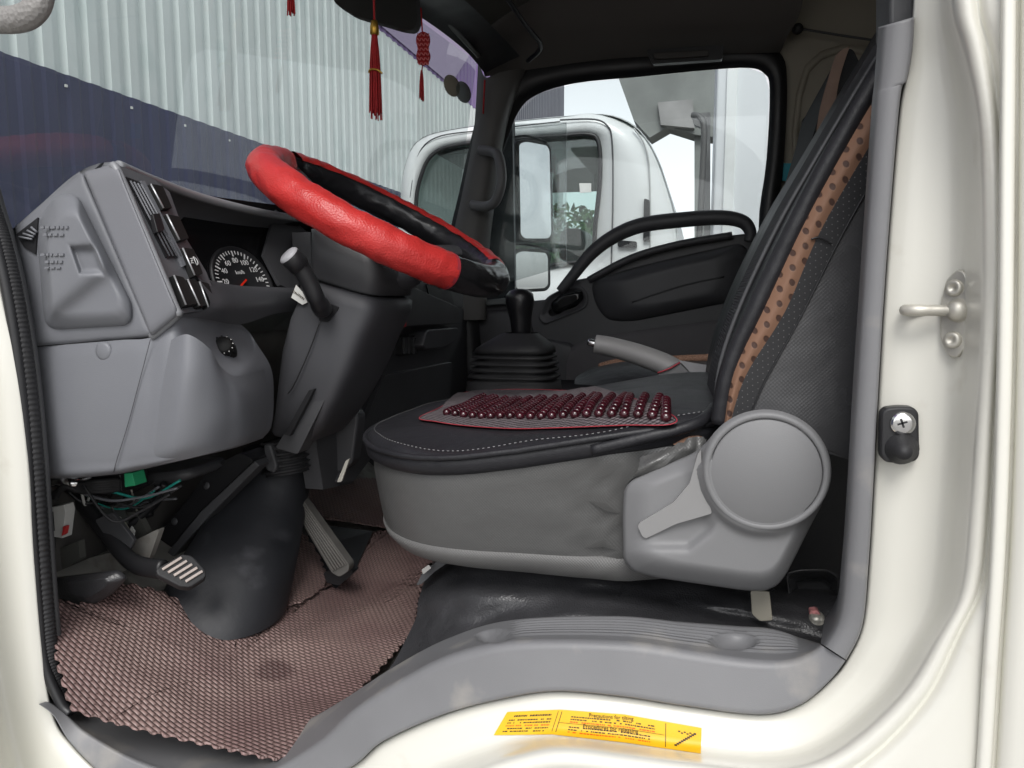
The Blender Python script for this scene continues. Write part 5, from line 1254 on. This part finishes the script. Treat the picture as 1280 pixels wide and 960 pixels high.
# =================================================================== OUTSIDE ON THE FAR SIDE: PARKED TRUCK
t2 = empty('parked_truck', (-.5, 4.2, 0)); tag(t2, 'white truck with box body parked alongside beyond the passenger window', 'truck')
def r2(o): o.parent = t2; o.matrix_parent_inverse = Matrix.Translation((.5, -4.2, 0)); return o
YT = 3.45
def ring2(name, inn, out, Y, th, m, off=0.0):
    rows = []
    i2 = closedc([Vector((*p, 0)) for p in inn], 4); o2_ = closedc([Vector((*p, 0)) for p in out], 4)
    prof_ = [(0, 1), (0, .0), (.5, -.3), (.9, .2), (1, 1)]
    for f, g in prof_: rows.append([P(a_.lerp(b_, f).x, a_.lerp(b_, f).y, Y + th * g) + Vector((0, off, 0)) for a_, b_ in zip(i2, o2_)])
    return grid(name, rows, m, None, cu=True)
WI = [(520, 262), (528, 215), (545, 190), (580, 180), (640, 174), (700, 170), (735, 168), (748, 178), (750, 220), (744, 280), (738, 322), (700, 330), (600, 342), (530, 345)]
WO = [(500, 262), (508, 200), (528, 172), (575, 160), (640, 152), (700, 146), (752, 143), (808, 174), (836, 240), (848, 300), (850, 420), (740, 440), (600, 440), (499, 430)]
t2b = r2(ring2('cab_side', WI, WO, YT, .05, PAINT2))
# cab shell of second truck: extruded outline with depth
OC = [(499, 440), (500, 262), (508, 200), (528, 172), (575, 160), (640, 152), (700, 146), (752, 143), (785, 153), (806, 172), (822, 200), (836, 240), (846, 290), (850, 440)]
o3d = [P(x, y, YT + .03) for x, y in OC]
o3d = smoothc(o3d, 3)
rows = [o3d, [v + Vector((0, .04, .012)) for v in o3d], [v + Vector((0, 1.55, .012)) for v in o3d], [v + Vector((0, 1.6, 0)) for v in o3d]]
r2(grid('cab_roof', rows, PAINT2, None))
# far side of it with opening, interior dark seat/roof
r2(ring2('cab_far_side', WI, WO, YT, .03, BLACKP, 1.52))
r2(box('far_seat', (P(650, 300, YT).x, YT + .95, CAMZ - .1), (P(690, 300, YT).x, YT + 1.4, CAMZ + .42), BLACKP, None, .05)); r2(box('roof_lining', (P(540, 200, YT).x, YT + .08, CAMZ + .70), (P(745, 200, YT).x, YT + 1.5, CAMZ + .73), BLACKP, None))
r2(tube('corner_crease', [P(792, 160, YT - .006), P(806, 182, YT - .008), P(812, 220, YT - .008), P(813, 330, YT - .008)], .004, mat('crease_shade_grey', (.45, .46, .46), .5), None, n=6))  # grey line drawn in for the shading along the corner edge
r2(slab('door_handle', [(772, 300), (796, 302), (796, 310), (772, 308)], YT - .03, .02, BLACKP, None, r=2))
r2(tube('door_seam', [P(700, 150, YT - .02), P(740, 149, YT - .02), P(758, 156, YT - .02), P(765, 176, YT - .018), P(766, 250, YT - .018), P(764, 340, YT - .018), P(764, 430, YT - .018)], .004, DARKP, None, n=6))
r2(tube('front_seam', [P(512, 250, YT - .01), P(522, 196, YT - .01), P(545, 172, YT - .015), P(600, 163, YT - .015), P(700, 152, YT - .02)], .003, DARKP, None, n=6))
r2(tube('window_rubber', [P(x, y, YT - .01) for x, y in WI], .010, BLACKP, None, n=8, closed=True))
r2(slab('cab_glass', WI, YT + .02, .004, glass_mat('parked_truck_glass', (.72, .82, .80), 1.5, 0, .03)))
r2(slab('glass_sticker', [(724, 229), (739, 229), (739, 240), (725, 241)], YT + .012, .004, WHITEP, None))
r2(slab('black_trim', [(805, 248), (812, 250), (812, 300), (804, 302)], YT - .03, .03, BLACKP, None, r=2))
r2(box('lower_cab', (P(500, 400, YT).x, YT + .02, .45), (P(845, 400, YT).x, YT + 1.58, CAMZ + .02), PAINT2, None, .03))
# box body
bx0 = P(890, 300, YT).x
r2(box('cargo_box', (bx0, YT - .05, .85), (bx0 + 4.2, YT + 1.75, CAMZ + 1.75), mat('box_white', (.66, .68, .70), .45, var=.05, varscale=2, dirt=((.5, .5, .5), 5, .6, .4)), None, .01))
r2(box('box_post', (bx0 + .04, YT - .063, .86), (bx0 + .085, YT - .048, CAMZ + 1.74), PAINT2, None, .003))
r2(tube('box_seam', [P(917, 60, YT - .053), P(916, 200, YT - .053), P(913, 330, YT - .053)], .004, DARKP, None, n=6, sm=1))
r2(tube('box_pipe', [P(866, 144, YT + .02), P(874, 146, YT), P(880, 160, YT - .01), P(878, 220, YT), P(872, 330, YT)], .014, mat('grey_pipe', (.12, .12, .12), .5), None, n=10))
r2(slab('bracket_panel', [(864, 142), (888, 140), (888, 330), (880, 330), (880, 160), (868, 156)], YT + .1, .04, mat('post_grey', (.22, .22, .22), .6, var=.2), None))
r2(mesh('chassis', [v for v in [Vector((-1.2, YT + .3, .5)), Vector((4.5, YT + .3, .5)), Vector((4.5, YT + 1.2, .5)), Vector((-1.2, YT + 1.2, .5)), Vector((-1.2, YT + .3, .8)), Vector((4.5, YT + .3, .8)), Vector((4.5, YT + 1.2, .8)), Vector((-1.2, YT + 1.2, .8))]], [(0, 1, 2, 3), (4, 5, 6, 7), (0, 1, 5, 4), (1, 2, 6, 5), (2, 3, 7, 6), (3, 0, 4, 7)], BLACKP, None, False))
for x in (-.9, 2.6):
    r2(lathe('wheel', [(0, .02), (.16, .02), (.2, .05), (.34, .04), (.38, 0), (.38, -.18), (.34, -.22), (0, -.22)], (x, YT + .1, .38), (0, -1, 0), RUBBER, None, n=40))
# building / canopy beyond
bl = empty('warehouse_canopy', (2, 11, 0)); tag(bl, 'grey canopy roof of a building beyond the parked truck', 'building')
def rb2(o): o.parent = bl; o.matrix_parent_inverse = Matrix.Translation((-2, -11, 0)); return o
CAN = mat('canopy_grey', (.20, .21, .20), .7, var=.35, varscale=1.2)
rb2(slab('canopy', [(760, 40), (774, 100), (792, 150), (812, 172), (836, 158), (868, 168), (900, 172), (1050, 150), (1050, -50), (760, -50)], 9.0, .4, CAN, None))
rb2(slab('canopy_beam', [(822, 128), (866, 124), (868, 160), (826, 156)], 8.9, .2, mat('beam_pale', (.27, .265, .26), .7, var=.3, varscale=2), None))
rb2(slab('support_post', [(868, 150), (886, 150), (884, 420), (868, 420)], 9.1, .3, CAN, None))
# a light pole arm? faint edge of next wall
# bushes
LEAF = mat('leaf_green', (.055, .12, .035), .6, var=.5, varscale=3)
def bush(c, rx, ry, rz, n, s, name, label):
    V = []; Fc = []
    for k in range(n):
        while True:
            p = Vector((random.uniform(-1, 1), random.uniform(-1, 1), random.uniform(-1, 1)))
            if p.length < 1 and noise.noise(p * 2.2 + Vector(c)) > -.12: break
        q = Vector((c[0] + p.x * rx, c[1] + p.y * ry, c[2] + p.z * rz)); u = Vector((random.gauss(0, 1), random.gauss(0, 1), random.gauss(0, 1))).normalized(); v = u.orthogonal().normalized() * s * .5
        u = u * s * random.uniform(.7, 1.3); i = len(V); V += [q - u, q + v, q + u, q - v]; Fc.append((i, i + 1, i + 2, i + 3))
    e = empty(name, (c[0], c[1], 0)); tag(e, label, 'bush')
    o = mesh('foliage', V, Fc, LEAF, None, False); o.parent = e; o.matrix_parent_inverse = Matrix.Translation((-c[0], -c[1], 0))
    o = tube('stem', [Vector((c[0], c[1], 0)), Vector((c[0] + .1, c[1], c[2] * .6)), Vector((c[0], c[1], c[2]))], .05, mat('bark', (.09, .06, .04), .8), None, n=8); o.parent = e; o.matrix_parent_inverse = Matrix.Translation((-c[0], -c[1], 0))
    return e
pc = P(700, 300, 9.5)
bush((pc.x, 9.5, CAMZ + .15), 1.1, .8, 1.05, 5200, .06, 'bush', 'green bush seen through the windows of the parked truck')
